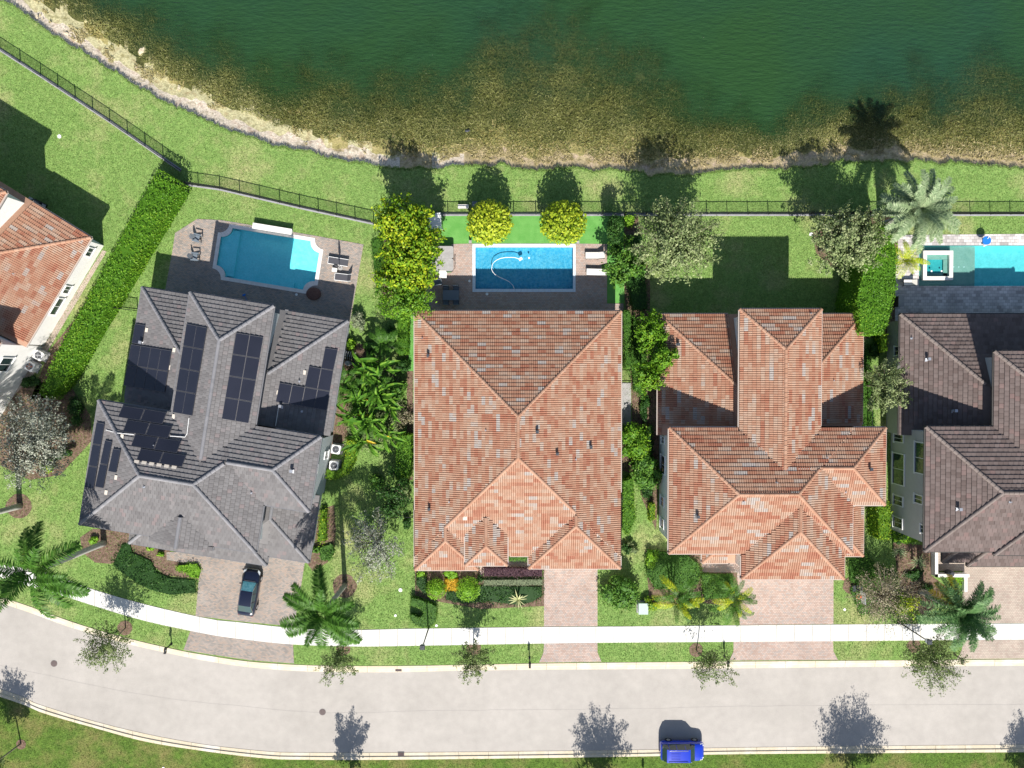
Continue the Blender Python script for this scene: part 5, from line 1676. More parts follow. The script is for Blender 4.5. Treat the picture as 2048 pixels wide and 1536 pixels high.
# ------------------------------------------------------------------ cars
def car(name, label, px_, py_, rot, L, W, H, paint, suv):
    p = P(px_, py_, .02)
    t = thing(name, label, 'car', (p.x, p.y, p.z if suv else DZ), rot)
    # lower body: stations from tail (-) to nose (+):   x, half width, belt height, crown height
    if suv: st = [(-.50, .80, .62, .70), (-.485, .90, .92, .98), (-.44, .97, 1.0, 1.04), (-.25, 1.0, 1.0, 1.05), (0, 1.0, .98, 1.04), (.22, 1.0, .97, 1.06), (.36, .98, .93, 1.0), (.44, .93, .86, .92), (.485, .82, .74, .78), (.50, .68, .6, .62)]
    else: st = [(-.50, .66, .60, .66), (-.475, .84, .80, .86), (-.42, .93, .86, .92), (-.30, .98, .86, .95), (-.05, 1.0, .84, .94), (.18, .99, .80, .92), (.32, .96, .74, .84), (.42, .88, .66, .73), (.475, .72, .56, .60), (.50, .52, .48, .50)]
    hw = W / 2
    V, Fc = [], []
    prof = lambda x, w, zb, zc: [(x, 0, .24), (x, -w * .86, .24), (x, -w * .98, .34), (x, -w, .55 * zb + .15), (x, -w * .96, zb - .03), (x, -w * .86, zb + (zc - zb) * .55), (x, -w * .45, zc), (x, 0, zc + .015)]
    for (x_, w_, zb, zc) in st:
        half = prof(x_ * L, w_ * hw, zb, zc)
        V += half + [(a, -b, c) for a, b, c in half[-2:0:-1]]
    n = 14
    for i in range(len(st) - 1):
        for k in range(n): Fc.append((i * n + k, i * n + (k + 1) % n, (i + 1) * n + (k + 1) % n, (i + 1) * n + k))
    Fc += [tuple(range(n - 1, -1, -1)), tuple((len(st) - 1) * n + k for k in range(n))]
    mb = MB().add(V, [f[::-1] for f in Fc]); body = mb.build('body', K[paint], t, smooth=True)
    # greenhouse
    if suv: g = [(-.475, .86, .78, 1.0, 1.02), (-.40, .90, .70, 1.0, H - .06), (-.34, .91, .70, 1.0, H), (.08, .92, .70, 1.0, H), (.135, .92, .70, 1.0, H - .05), (.27, .88, .74, 1.0, 1.04)]
    else: g = [(-.40, .80, .72, .88, .90), (-.24, .84, .62, .88, H - .06), (-.16, .86, .62, .88, H), (.02, .88, .62, .88, H), (.08, .87, .62, .88, H - .05), (.24, .82, .70, .88, .90)]
    V = []
    for (x_, wb, wt, zb, zt) in g: V += [(x_ * L, -wb * hw, zb), (x_ * L, -wt * hw, zt), (x_ * L, 0, zt + .02), (x_ * L, wt * hw, zt), (x_ * L, wb * hw, zb)]
    Fr, Fg, Fb, Fs = [], [], [], []
    for i in range(5):
        a, b = i * 5, i * 5 + 5
        if i in (1, 2, 3):
            Fr += [(a + 1, a + 2, b + 2, b + 1), (a + 2, a + 3, b + 3, b + 2)]
            Fs += [(a, a + 1, b + 1, b), (a + 3, a + 4, b + 4, b + 3)]
        elif i == 0: Fb += [(a + 1, a + 2, b + 2, b + 1), (a + 2, a + 3, b + 3, b + 2)]; Fs += [(a, a + 1, b + 1, b), (a + 3, a + 4, b + 4, b + 3)]
        else: Fg += [(a + 1, a + 2, b + 2, b + 1), (a + 2, a + 3, b + 3, b + 2)]; Fs += [(a, a + 1, b + 1, b), (a + 3, a + 4, b + 4, b + 3)]
    def sub(fs, nm, m, off=0):
        us = sorted({i for f in fs for i in f}); ix = {u: k for k, u in enumerate(us)}
        return MB().add([V[u] for u in us], [[ix[i] for i in f[::-1]] for f in fs]).build(nm, m, t, smooth=(nm == 'car_roof'))
    sub(Fr, 'car_roof', K[paint]); sub(Fg, 'windscreen', K['carglass'] if suv else K['glass_reflect']); sub(Fb, 'rear_window', K['carglass'])
    for s_ in (0, 1): sub(Fs[s_::2], 'side_glass', K['carglass'])
    # pillars over the side glass
    pl = MB()
    for s_ in (-1, 1):
        for xf in ((.02, -.16) if not suv else (.03, -.17, -.34)):
            wb, wt = (.90, .70) if suv else (.875, .62)
            zt = H if suv else H
            zb = 1.0 if suv else .88
            pl.add([(xf * L - .04, s_ * wb * hw * 1.01, zb), (xf * L + .04, s_ * wb * hw * 1.01, zb), (xf * L + .04, s_ * wt * hw * 1.03, zt + .005), (xf * L - .04, s_ * wt * hw * 1.03, zt + .005)], [(0, 1, 2, 3)])
    pl.build('door_pillars', K[paint], t)
    for s_ in (-1, 1):
        if suv:
            MB().tube([(-.36 * L, s_ * .62 * hw, H + .03), (-.34 * L, s_ * .62 * hw, H + .09), (.06 * L, s_ * .62 * hw, H + .09), (.08 * L, s_ * .62 * hw, H + .02)], .028, 6).build('roof_rail', K['chrome'], t)
        else:
            MB().tube([(-.38 * L, s_ * .80 * hw, .93), (-.24 * L, s_ * .64 * hw, H - .05), (-.05 * L, s_ * .645 * hw, H + .012), (.1 * L, s_ * .65 * hw, H - .05), (.23 * L, s_ * .80 * hw, .93)], .018, 5).build('window_trim', K['chrome'], t)
        mb = MB().ball((.19 * L, s_ * (hw * .93 + .05), 1.02 if suv else .94), .11, 8, (.7, 1, .65)); mb.build('wing_mirror', K[paint], t)
        mb = MB()
        x0 = .46 * L
        mb.add([(x0 - .02, s_ * hw * .90, .80 if suv else .66), (x0 + .14, s_ * hw * .62, .78 if suv else .62), (x0 - .02, s_ * hw * .62, .86 if suv else .72), (x0 - .30, s_ * hw * .9, .95 if suv else .78)], [(0, 1, 2, 3) if s_ > 0 else (3, 2, 1, 0)])
        mb.build('headlight', K['lampglass'], t)
        MB().box((-.482 * L, s_ * hw * .66, .80 if suv else .68), (.06, .24, .12)).build('tail_light', K['red'], t)
        for xf in (-.30, .305):
            w_ = MB().tube([(xf * L, s_ * (hw - .2), .33), (xf * L, s_ * (hw + .0), .33)], .33, 18).build('wheel', K['tyre'], t)
            MB().tube([(xf * L, s_ * (hw + .0), .33), (xf * L, s_ * (hw + .015), .33)], .2, 10).build('rim', K['metal'], w_)
    if suv:
        for k in range(5): MB().box((-.2 * L, (k - 2) * .16, H + .024), (.9, .03, .012)).build('roof_rib', K[paint], t)
    else:
        MB().box((.26 * L, 0, .925), (.05, 1.1, .02)).build('wiper_cowl', K['dark'], t)
    MB().box((-.497 * L, 0, .48), (.02, .48, .13)).build('number_plate', K['white'], t)
    return t
car('parked_car', 'black sedan parked nose in on the grey paver driveway', 504, 1180, math.radians(81), 4.75, 1.84, 1.43, 'navy', False)
car('parked_car', 'bright blue sport utility car parked on the verge across the road from the houses', 1361, 1494, 0.0, 4.35, 1.85, 1.72, 'blue', True)
# ------------------------------------------------------------------ vegetation
def shell_points(blobs, n, inner=0.72):
    B = np.array([b[:3] for b in blobs]); Rr = np.array([b[3:6] for b in blobs])
    w = (Rr[:, 0] * Rr[:, 2]) + 1e-6; w /= w.sum()
    k = rng.choice(len(blobs), n, p=w)
    d = unit(rng.normal(0, 1, (n, 3)))
    r = rng.uniform(inner, 1.14, (n, 1)) ** 1.0
    Pn = B[k] + d * Rr[k] * r
    return Pn, d, k

def limb(mb, a, b, r0, r1, bend=0.12, n=6, seg=4):
    a, b = Vector(a), Vector(b)
    L_ = (b - a).length
    off = Vector(rng.normal(0, bend * L_, 3)); off.z *= .4
    pts = [a.lerp(b, t) + off * math.sin(math.pi * t) for t in [i / seg for i in range(seg + 1)]]
    mb.tube(pts, [r0 + (r1 - r0) * i / seg for i in range(seg + 1)], n)
    return pts

def tree(label, cx, cy, zc, rx, ry, rz, leaf, n, size, nb=9, base=None, blob=.42, cat='tree', name='tree', trunk=.12, group=None,
         inner=.5, core=False, airy=0, bare=0, aspect=.6, up=.35, twigs=0, spread=.78, bark='bark'):
    rx, ry, n = rx * 1.13, ry * 1.13, int(n * (1.7 if nb > 1 else 1.1))
    c = P(cx, cy, zc)
    b0 = P(base[0], base[1], G) if base else Vector((c.x, c.y, G))
    root = thing(name, label, cat, (b0.x, b0.y, G), 0, group)
    c = c - Vector((b0.x, b0.y, G))
    blobs = []
    for i in range(nb):
        if i == 0: d = np.zeros(3)
        else:
            d = rng.normal(0, 1, 3); d /= np.linalg.norm(d) + 1e-9; d *= rng.uniform(.45, 1) ** .5 * spread
        s = blob * rng.uniform(.7, 1.25)
        blobs.append((c.x + d[0] * rx * (1 - s * .35), c.y + d[1] * ry * (1 - s * .35), c.z + d[2] * rz * (1 - s * .5), rx * s, ry * s, rz * s))
    if nb == 1: blobs = [(c.x, c.y, c.z, rx, ry, rz)]
    tk = MB()
    top = Vector((c.x * .8, c.y * .8, max(c.z - rz * .6, .3)))
    limb(tk, (0, 0, -.05), top, trunk, trunk * .7, .03, 8)
    for bl in (blobs[:14] if not airy else []):
        e = Vector(bl[:3])
        limb(tk, top, e, trunk * .5, trunk * .12, .08, 5)
        for _ in range(twigs):
            d = Vector(rng.normal(0, 1, 3)).normalized()
            tip = e + Vector((d.x * bl[3], d.y * bl[4], abs(d.z) * bl[5])) * rng.uniform(.8, 1.15)
            limb(tk, e, tip, trunk * .16, .008, .08, 3, 3)
    tk.build('trunk', K[bark], root, smooth=True)
    if airy:
        nt_ = int(max(26, rx * ry * 11))
        d0 = rng.normal(0, 1, (nt_, 3)); d0[:, 2] = np.abs(d0[:, 2]) * .9 - .35
        d0 = unit(d0)
        rr_ = rng.uniform(.55, 1.15, (nt_, 1))
        tips = np.array([c.x, c.y, c.z]) + d0 * np.array([rx, ry, rz]) * rr_
        st0 = np.array([c.x, c.y, c.z - rz * .55]) * .75 + np.array([top.x, top.y, top.z]) * .25
        mids = st0 + (tips - st0) * .55 + rng.normal(0, .12, (nt_, 3)) * rx * .6
        k = rng.integers(0, nt_, n)
        u = rng.uniform(.22, 1.0, (n, 1)) ** .75
        Pn = (1 - u) ** 2 * st0 + 2 * u * (1 - u) * mids[k] + u ** 2 * tips[k]
        Pn = Pn + rng.normal(0, 1, (n, 3)) * (.16 * rx * (1.15 - u)) * airy
        d = unit(Pn - np.array([c.x, c.y, c.z]))
        tw_ = MB()
        for q in range(0, nt_, 1 if twigs > 3 else 2):
            tw_.tube([tuple(st0), tuple(mids[q] * .5 + (st0 + tips[q]) * .25), tuple(tips[q])], [trunk * .3, trunk * .16, .008], 4, False)
        tw_.build('branches', K[bark], root, 'stuff')
        blobs = [None] * nt_
    else:
        Pn, d, k = shell_points(blobs, n, inner)
    N_ = unit(d * .6 + np.array([0, 0, up]) + rng.normal(0, .35, (n, 3)))
    sz = rng.uniform(.6, 1.3, n) * size
    V = leaf_arrays(Pn, N_, sz, aspect, .25)
    bt = rng.normal(0, .12, len(blobs))
    r = np.clip(rng.normal(.5, .22, n) + bt[k] + d[:, 2] * .06, 0, 1)
    ex = MB()
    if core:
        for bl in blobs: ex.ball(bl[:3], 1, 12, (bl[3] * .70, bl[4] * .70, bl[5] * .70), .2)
    me = quads_mesh('crown', V, r, ex)
    link('crown', me, F[leaf], root)
    return root

def hedge(label, poly, h, leaf, dens=55, size=.16, name='hedge', cat='hedge', group=None, bumps=.11, z0=G, jitter=.7, wild=0.0):
    """clipped hedge: outline given at its top, leaves over top and sides, solid body in a darker leaf tone inside"""
    q = [P(a, b, h) for a, b in poly]
    c = sum(q, Vector()) / len(q)
    root = (c.x, c.y)
    L2 = [(p.x - c.x, p.y - c.y) for p in q]
    ar = sum(L2[i][0] * L2[(i + 1) % len(L2)][1] - L2[(i + 1) % len(L2)][0] * L2[i][1] for i in range(len(L2)))
    if ar < 0: L2 = L2[::-1]
    A = abs(ar) / 2
    xs_, ys_ = [p[0] for p in L2], [p[1] for p in L2]
    n = int(A * dens * 1.0 / max(.05, A / ((max(xs_) - min(xs_)) * (max(ys_) - min(ys_)))))
    X = rng.uniform(min(xs_), max(xs_), n); Y = rng.uniform(min(ys_), max(ys_), n)
    k = inside(L2, X, Y); X, Y = X[k], Y[k]
    Z = h + vnoise(X + c.x, Y + c.y, 1.1) * bumps + rng.normal(-.03, .05 + wild, len(X))
    Pt = [np.stack([X, Y, Z], 1)]; Nn = [np.tile([0, 0, 1.0], (len(X), 1))]
    for i in range(len(L2)):
        a, b = np.array(L2[i]), np.array(L2[(i + 1) % len(L2)])
        Ls = np.linalg.norm(b - a)
        m = int(Ls * (h - z0) * dens * .7) + 1
        t = rng.random(m)
        nrm = np.array([(b - a)[1], -(b - a)[0]]) / max(Ls, 1e-6)
        xy = a + (b - a) * t[:, None] + nrm * rng.normal(.02, .05 + wild, (m, 1))
        Pt.append(np.column_stack([xy, rng.uniform(z0, h, m)])); Nn.append(np.tile([nrm[0], nrm[1], .5], (m, 1)))
    Pt, Nn = np.vstack(Pt), np.vstack(Nn)
    V = leaf_arrays(Pt, unit(Nn), rng.uniform(.6, 1.35, len(Pt)) * size, .6, jitter)
    r = np.clip(rng.normal(.5, .2, len(Pt)) + vnoise(Pt[:, 0] + c.x, Pt[:, 1] + c.y, .5) * .10, 0, 1)
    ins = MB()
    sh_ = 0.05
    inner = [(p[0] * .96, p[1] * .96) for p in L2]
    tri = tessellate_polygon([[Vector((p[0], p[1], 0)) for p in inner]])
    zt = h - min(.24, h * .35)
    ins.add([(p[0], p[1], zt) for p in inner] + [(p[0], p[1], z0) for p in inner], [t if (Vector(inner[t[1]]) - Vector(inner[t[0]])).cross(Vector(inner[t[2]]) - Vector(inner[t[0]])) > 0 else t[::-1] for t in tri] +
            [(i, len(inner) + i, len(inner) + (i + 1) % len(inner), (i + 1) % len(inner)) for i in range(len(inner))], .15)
    me = quads_mesh(name, V, r, ins)
    o = link(name, me, F[leaf])
    o.location = (c.x, c.y, 0)
    return setp(o, label, cat, group)

def shrub(label, cx, cy, r, h, leaf, n=None, size=.17, name='shrub', cat='shrub', core=True, group=None, ry=None, nb=9, **kw):
    """low bush: r in survey pixels"""
    rm = r / 20.5; rym = (ry or r) / 20.5
    n = n or int(330 * rm * rym * (1 + h / 2)) + 60
    return tree(label, cx, cy, h * .5, rm, rym, h * .5, leaf, n, size, nb, None, kw.pop('blob', .46), cat, name, .03, group, .55, core, spread=kw.pop('spread', .85), **kw)

# palm fronds -----------------------------------------------------------------
def frond_mesh(name, L, e0, e1, nl, ll, lw, plum=0.5, droop=.5, w0=.035):
    """one feather frond along +X: rachis with leaflets both sides"""
    pts = []
    x = z = 0.0
    N_ = 14
    for i in range(N_ + 1):
        t = i / N_
        pts.append((x, 0, z))
        e = e0 + (e1 - e0) * t ** 1.2
        x += L / N_ * math.cos(e); z += L / N_ * math.sin(e)
    mb = MB().tube(pts, [w0 * (1 - .85 * i / N_) for i in range(N_ + 1)], 5, True, .7)
    P_ = np.array(pts)
    V, Rn = [], []
    for i in range(nl):
        t = .10 + .90 * (i + .5) / nl
        f = t * N_
        k = min(int(f), N_ - 1)
        p = P_[k] + (P_[k + 1] - P_[k]) * (f - k)
        tg = P_[k + 1] - P_[k]; tg = tg / np.linalg.norm(tg)
        l = ll * (math.sin(math.pi * (.18 + .75 * t)) ** .7) * rng.uniform(.85, 1.1)
        for s_ in (-1, 1):
            up = rng.normal(0, plum) * .5 + .15
            d = np.array([tg[0] * .55, s_ * 1.0, tg[2] * .55 + up]); d /= np.linalg.norm(d)
            sd = tg * lw * .5
            mid = p + d * l * .5 + np.array([0, 0, -.02])
            tip = p + d * l + np.array([0, 0, -droop * l * rng.uniform(.5, 1.1)])
            b = len(V)
            V += [p - sd * .5, p + sd * .5, mid + sd, mid - sd, tip]
            r = float(np.clip(rng.normal(.5, .2) + up * .2, 0, 1))
            Rn.append((b, r))
    vs = [tuple(v) for v in V]
    base_ = len(mb.v)
    mb.v += vs
    for b, r in Rn:
        mb.f += [[base_ + b, base_ + b + 1, base_ + b + 2, base_ + b + 3], [base_ + b + 3, base_ + b + 2, base_ + b + 4]]
        mb.r += [r, min(1, r + .1)]
    return mb.mesh(name)

def frond_set(key, leaf, specs):
    out = []
    for s_ in specs:
        me = frond_mesh('frond_' + key, *s_)
        me.materials.append(F[leaf]); out.append(me)
    return out
FR = {}
FR['royal'] = frond_set('royal', 'palm', [(4.2, .9, -.7, 62, .95, .10, .5, .4), (4.4, .55, -.8, 62, .95, .10, .5, .45), (4.2, .15, -.95, 58, .9, .10, .5, .6), (3.6, 1.15, .1, 52, .8, .09, .5, .3)])
FR['date'] = frond_set('date', 'datepalm', [(3.2, 1.0, -.5, 54, .55, .06, .7, .2), (3.4, .55, -.7, 54, .55, .06, .7, .25), (3.3, .1, -.8, 50, .5, .06, .6, .3), (2.8, 1.3, .3, 46, .5, .055, .7, .1)])
FR['silver'] = frond_set('silver', 'palmsilver', [(3.2, .9, -.4, 60, .55, .065, .4, .2), (3.4, .45, -.6, 60, .55, .065, .4, .25), (3.3, .0, -.9, 56, .55, .09, .5, .3), (2.8, 1.2, .3, 50, .5, .08, .5, .1), (3.2, -.3, -1.35, 52, .5, .08, .5, .4)])
FR['cane'] = frond_set('cane', 'palmyellow', [(2.5, 1.0, -.8, 34, .50, .05, .3, .35), (2.7, .6, -1.0, 34, .50, .05, .3, .4), (2.3, 1.25, -.3, 30, .45, .05, .3, .3)])
FR['canegreen'] = frond_set('canegreen', 'palm', [(2.5, 1.0, -.8, 34, .5, .055, .3, .35), (2.7, .6, -1.0, 34, .5, .055, .3, .4), (2.3, 1.25, -.3, 30, .45, .055, .3, .3)])
FR['dead'] = frond_set('dead', 'dead', [(2.9, .0, -1.1, 40, .55, .07, .7, .5)])

def palm(label, bx, by, h, key, n=18, scale=1.0, lean=(0, 0), trunk=.2, crownshaft=True, mix=None, dead=0, name='palm_tree', group=None, stems=1, layers=((1.0, 0), (.9, 1), (.8, 2))):
    b = P(bx, by, G)
    root = thing(name, label, 'palm tree', (b.x, b.y, G), 0, group)
    for st in range(stems):
        ox, oy = (0, 0) if stems == 1 else (rng.uniform(-.5, .5), rng.uniform(-.5, .5))
        hh = h * (1 if stems == 1 else rng.uniform(.7, 1.05))
        tx, ty = ox + lean[0] + (0 if stems == 1 else ox * 1.2), oy + lean[1] + (0 if stems == 1 else oy * 1.2)
        pts = [(ox + (tx - ox) * t ** 1.6, oy + (ty - oy) * t ** 1.6, hh * t) for t in (0, .1, .35, .6, .85, 1)]
        rr = [trunk * k for k in (1.3, 1.1, 1.0, 1.0, .85, .75)]
        MB().tube(pts, rr, 10).build('trunk', K['palmbark'], root, smooth=True)
        if crownshaft:
            MB().tube([(tx, ty, hh - .05), (tx, ty, hh + .5), (tx, ty, hh + .95)], [trunk * .85, trunk * .75, trunk * .3], 9, True, .6).build('crownshaft', F['palm'], root, smooth=True)
            hh += .75
        vs = FR[key]
        m = n if stems == 1 else max(5, n // stems)
        for i in range(m):
            vi = i % len(vs)
            me = vs[vi]
            if dead and i % (m // dead) == 1 and i // (m // dead) < dead: me = FR['dead'][0]
            if mix and rng.random() < .6: me = FR[mix][vi % len(FR[mix])]
            f = bpy.data.objects.new('frond', me)
            COL.objects.link(f); f.parent = root
            f.location = (tx, ty, hh)
            s_ = scale * float(rng.uniform(.85, 1.1))
            f.scale = (s_, s_, s_)
            f.rotation_euler = (float(rng.normal(0, .12)), float(rng.normal(0, .08)), i * 2.39996 + float(rng.normal(0, .12)))
    return root

def rosette(label, cx, cy, r, n, leaf, h=.3, name='agave', wid=.09, mode=0, zt=None, cat='agave', group=None):
    """spiky rosette whose blades are separate parts; r in survey pixels"""
    b = P(cx, cy, G + h)
    root = thing(name, label, cat, (b.x, b.y, G), 0, group)
    if h > .5: MB().tube([(0, 0, 0), (0, 0, h)], [.1, .08], 7).build('stem', K['bark'], root)
    ms = []
    for e in ((.15, .8, .5, 1.1) if mode == 0 else (.3, .7, 1.0, 1.3)):
        L_ = r / 20.0
        mb = MB()
        pts = [(0, 0)]
        for k in range(1, 6):
            t = k / 5; a = e - .6 * t
            pts.append((pts[-1][0] + L_ / 5 * math.cos(a), pts[-1][1] + L_ / 5 * math.sin(a)))
        ws = [wid * .7, wid, wid, wid * .8, wid * .5, .004]
        vs = []
        for (x_, z_), w_ in zip(pts, ws): vs += [(x_, -w_ / 2, z_ + w_ * .25), (x_, 0, z_), (x_, w_ / 2, z_ + w_ * .25)]
        for k in range(5):
            a = k * 3
            mb.add([], [])
        b0 = len(mb.v); mb.v += vs
        for k in range(5):
            a = b0 + k * 3
            mb.f += [[a, a + 3, a + 4, a + 1], [a + 1, a + 4, a + 5, a + 2]]; mb.r += [.3 + .1 * k, .5 + .1 * k]
        me = mb.mesh('blade'); me.materials.append(F[leaf]); ms.append(me)
    for i in range(n):
        o = bpy.data.objects.new('leaf', ms[i % 4]); COL.objects.link(o); o.parent = root
        o.location = (0, 0, h); o.rotation_euler = (0, 0, i * 2.39996); s_ = float(rng.uniform(.85, 1.05)); o.scale = (s_,) * 3
    return root

BL = []
for e0, L_, W_ in ((1.2, 1.8, .30), (.9, 2.2, .34), (.6, 2.1, .32), (1.4, 1.6, .28)):
    mb = MB(); vs = []; pts = [(0, 0)]
    for k in range(1, 9):
        a = e0 - 1.5 * (k / 8) ** 1.5
        pts.append((pts[-1][0] + L_ / 8 * math.cos(a), pts[-1][1] + L_ / 8 * math.sin(a)))
    ws = [.03, .04, .12, W_, W_ * 1.05, W_, W_ * .8, W_ * .5, .02]
    for i, ((x_, z_), w_) in enumerate(zip(pts, ws)): vs += [(x_, -w_ / 2, z_ + w_ * .28 + rng.normal(0, .02)), (x_, 0, z_), (x_, w_ / 2, z_ + w_ * .28 + rng.normal(0, .02))]
    mb.v = vs
    for k in range(8):
        a = k * 3
        mb.f += [[a, a + 3, a + 4, a + 1], [a + 1, a + 4, a + 5, a + 2]]; mb.r += [float(rng.uniform(.2, .6)), float(rng.uniform(.4, .95))]
    me = mb.mesh('broad_leaf'); me.materials.append(F['banana']); BL.append(me)
me_y = BL[1].copy(); me_y.materials.clear(); me_y.materials.append(F['dead'])
def banana(label, cx, cy, h, n=13, s=1.0, dead=0):
    n = int(n * 1.9); h *= 1.45
    b = P(cx, cy, h * .6)
    root = thing('bird_of_paradise', label, 'banana plant', (b.x, b.y, G), 0, 'broad leaved plants beside the grey house')
    for k in range(3):
        MB().tube([(rng.uniform(-.25, .25), rng.uniform(-.25, .25), 0), (rng.uniform(-.3, .3), rng.uniform(-.3, .3), h * .6)], [.09, .06], 7).build('stalk', K['bark'], root)
    for i in range(n):
        o = bpy.data.objects.new('leaf', me_y if i < dead else BL[i % 4]); COL.objects.link(o); o.parent = root
        o.location = (float(rng.normal(0, .35)), float(rng.normal(0, .35)), h * .45 + float(rng.uniform(0, .3 * h)))
        o.rotation_euler = (float(rng.normal(0, .2)), float(rng.normal(0, .15)), i * 2.39996 + float(rng.normal(0, .3)))
        q = s * float(rng.uniform(.75, 1.15)); o.scale = (q,) * 3

# the long boundary hedge and other clipped hedges
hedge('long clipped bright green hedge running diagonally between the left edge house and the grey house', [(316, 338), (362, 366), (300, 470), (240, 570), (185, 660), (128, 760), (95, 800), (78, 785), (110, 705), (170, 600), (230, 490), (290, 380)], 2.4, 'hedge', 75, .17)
hedge('tall clipped bright green hedge between the two storey tile house and the brown roof house', [(1728, 540), (1716, 500), (1722, 446), (1786, 444), (1796, 500), (1796, 570), (1780, 640), (1768, 668), (1722, 668), (1715, 600)], 4.6, 'hedge', 75, .16)
hedge('clipped hedge with dark sides left of the wide orange roof, near its rear corner', [(793, 634), (815, 626), (815, 708), (795, 708)], 1.6, 'hedge', 80, .13)
hedge('clipped bright hedge against the left wall of the wide roof house, middle of the wall', [(794, 872), (822, 868), (820, 955), (790, 960)], 1.8, 'hedge', 80, .14, wild=.04)
hedge('low clipped olive hedge curving round the two white air conditioners', [(652, 938), (662, 944), (682, 938), (690, 915), (692, 880), (710, 882), (708, 925), (694, 948), (668, 960), (650, 956)], 1.2, 'yellow', 90, .12)
hedge('narrow ivy like hedge along the side path right of the wide orange roof', [(1247, 622), (1262, 620), (1264, 735), (1252, 738)], 2.0, 'green', 80, .13)
hedge('narrow clipped hedge along the right wall of the wide roof house, near the road end', [(1246, 962), (1266, 955), (1272, 1040), (1256, 1072), (1246, 1060)], 1.7, 'hedge', 80, .14, wild=.04)
hedge('clipped yellow green hedge against the white wall of the two storey tile house', [(1300, 1008), (1311, 1008), (1311, 1040), (1300, 1044)], 1.2, 'yellow', 80, .12)
hedge('upright clipped olive hedge beside the brown roof house wall, near the yucca plants', [(1758, 1012), (1778, 1002), (1784, 1030), (1782, 1080), (1760, 1080)], 2.4, 'yellow', 80, .14, wild=.04)
hedge('small leafy hedge on the narrow lawn left of the dish of the brown roof house', [(1764, 668), (1775, 668), (1776, 702), (1764, 704)], 1.8, 'yellow', 80, .13)
hedge('purple leaved clipped hedge in front of the entry of the wide roof house', [(965, 1138), (1087, 1138), (1087, 1154), (965, 1154)], .9, 'purple', 110, .12)
hedge('grey green clipped strip of shrubs below the purple hedge', [(965, 1161), (1087, 1160), (1088, 1171), (965, 1172)], .55, 'greyg', 120, .10)
hedge('tiny clipped green hedge in the roof notch beside the wide roof house entry', [(1017, 1114), (1056, 1114), (1056, 1123), (1017, 1123)], .8, 'green', 110, .11)
hedge('swirl shaped clipped dark green hedge at the sidewalk beside the street lamp', [(822, 1196), (838, 1200), (862, 1209), (873, 1215), (873, 1243), (862, 1256), (845, 1259), (826, 1250), (817, 1236), (820, 1230), (840, 1238), (848, 1228), (838, 1216), (820, 1212)], .9, 'green', 120, .10)
hedge('clipped dark green hedge in front of the porch of the two storey tile house', [(1404, 1150), (1466, 1152), (1470, 1185), (1452, 1200), (1410, 1200)], .9, 'green', 100, .13)
for i, (pts, lf, h, l) in enumerate([
    ([(222, 1128), (240, 1088), (256, 1086), (262, 1105), (300, 1122), (312, 1145), (340, 1158), (392, 1162), (394, 1188), (340, 1192), (300, 1182), (268, 1165), (232, 1140)], 'deep', .35, 'dark green ground cover sweeping in a crescent before the grey house'),
    ([(352, 1132), (392, 1128), (400, 1140), (396, 1158), (378, 1156), (372, 1146), (352, 1142)], 'lime', .5, 'light green border plants at the driveway corner before the grey house'),
    ([(888, 1180), (960, 1172), (1088, 1174), (1088, 1192), (1068, 1205), (1040, 1212), (980, 1204), (920, 1208), (888, 1200)], 'deep', .35, 'dark green ground cover below the clipped strips of the wide roof house'),
    ([(831, 1152), (852, 1155), (856, 1188), (845, 1188), (832, 1170)], 'deep', .5, 'dark green shrubs left of the round topiaries'),
    ([(1294, 1100), (1330, 1105), (1375, 1110), (1400, 1130), (1404, 1150), (1398, 1170), (1370, 1182), (1310, 1180), (1292, 1150)], 'green', .7, 'mounded green shrubs covering the bed before the two storey tile house'),
    ([(1660, 1020), (1690, 1030), (1738, 1115), (1760, 1140), (1740, 1180), (1700, 1165), (1700, 1120)], 'green', .4, 'loose green ground cover on the side yard right of the two storey tile house'),
    ([(1786, 1062), (1850, 1080), (1820, 1088), (1788, 1084)], 'lime', .4, 'bright low plants in the shade along the brown roof house wall'),
    ([(1900, 1150), (1924, 1150), (1924, 1172), (1905, 1168)], 'lime', .4, 'bright green square of plants by the low white courtyard wall'),
    ([(636, 1096), (664, 1088), (668, 1104), (660, 1122), (640, 1122)], 'green', .5, 'rounded green border plants in the curved bed right of the grey house'),
    ([(640, 1020), (652, 1018), (650, 1085), (634, 1085)], 'yellow', .8, 'narrow strip of olive shrubs against the grey house right wall'),
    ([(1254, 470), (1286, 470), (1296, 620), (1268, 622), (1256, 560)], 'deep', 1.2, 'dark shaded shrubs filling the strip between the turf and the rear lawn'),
    ([(1268, 630), (1296, 690), (1290, 800), (1268, 780), (1262, 700)], 'green', 1.0, 'mid green shrubs filling the strip beside the narrow path'),
    ([(1272, 860), (1306, 850), (1306, 990), (1290, 1000), (1276, 960)], 'deep', 1.0, 'dark shrubs between the broad bush and the white wall'),
    ([(1722, 700), (1740, 690), (1752, 860), (1742, 1000), (1728, 900)], 'green', .5, 'narrow strip of green plants along the side fence of the two storey tile house'),
    ([(700, 740), (740, 720), (806, 760), (806, 860), (740, 900), (690, 900)], 'olive', .6, 'olive undergrowth below the broad leaved plants'),
    ([(742, 480), (765, 470), (770, 560), (752, 590)], 'green', .6, 'green undergrowth left of the yellow green trees'),
    ([(1700, 1180), (1760, 1130), (1800, 1150), (1800, 1230), (1720, 1232)], 'green', .35, 'patchy plants under the half bare twiggy tree'),
    ([(1250, 432), (1270, 430), (1268, 448), (1254, 452)], 'lime', .8, 'small lime green patch at the fence corner right of the turf')]):
    h_ = hedge(l, pts, h, lf, 85, .15, 'ground_cover', 'ground cover', bumps=.18, wild=.08, jitter=.9)

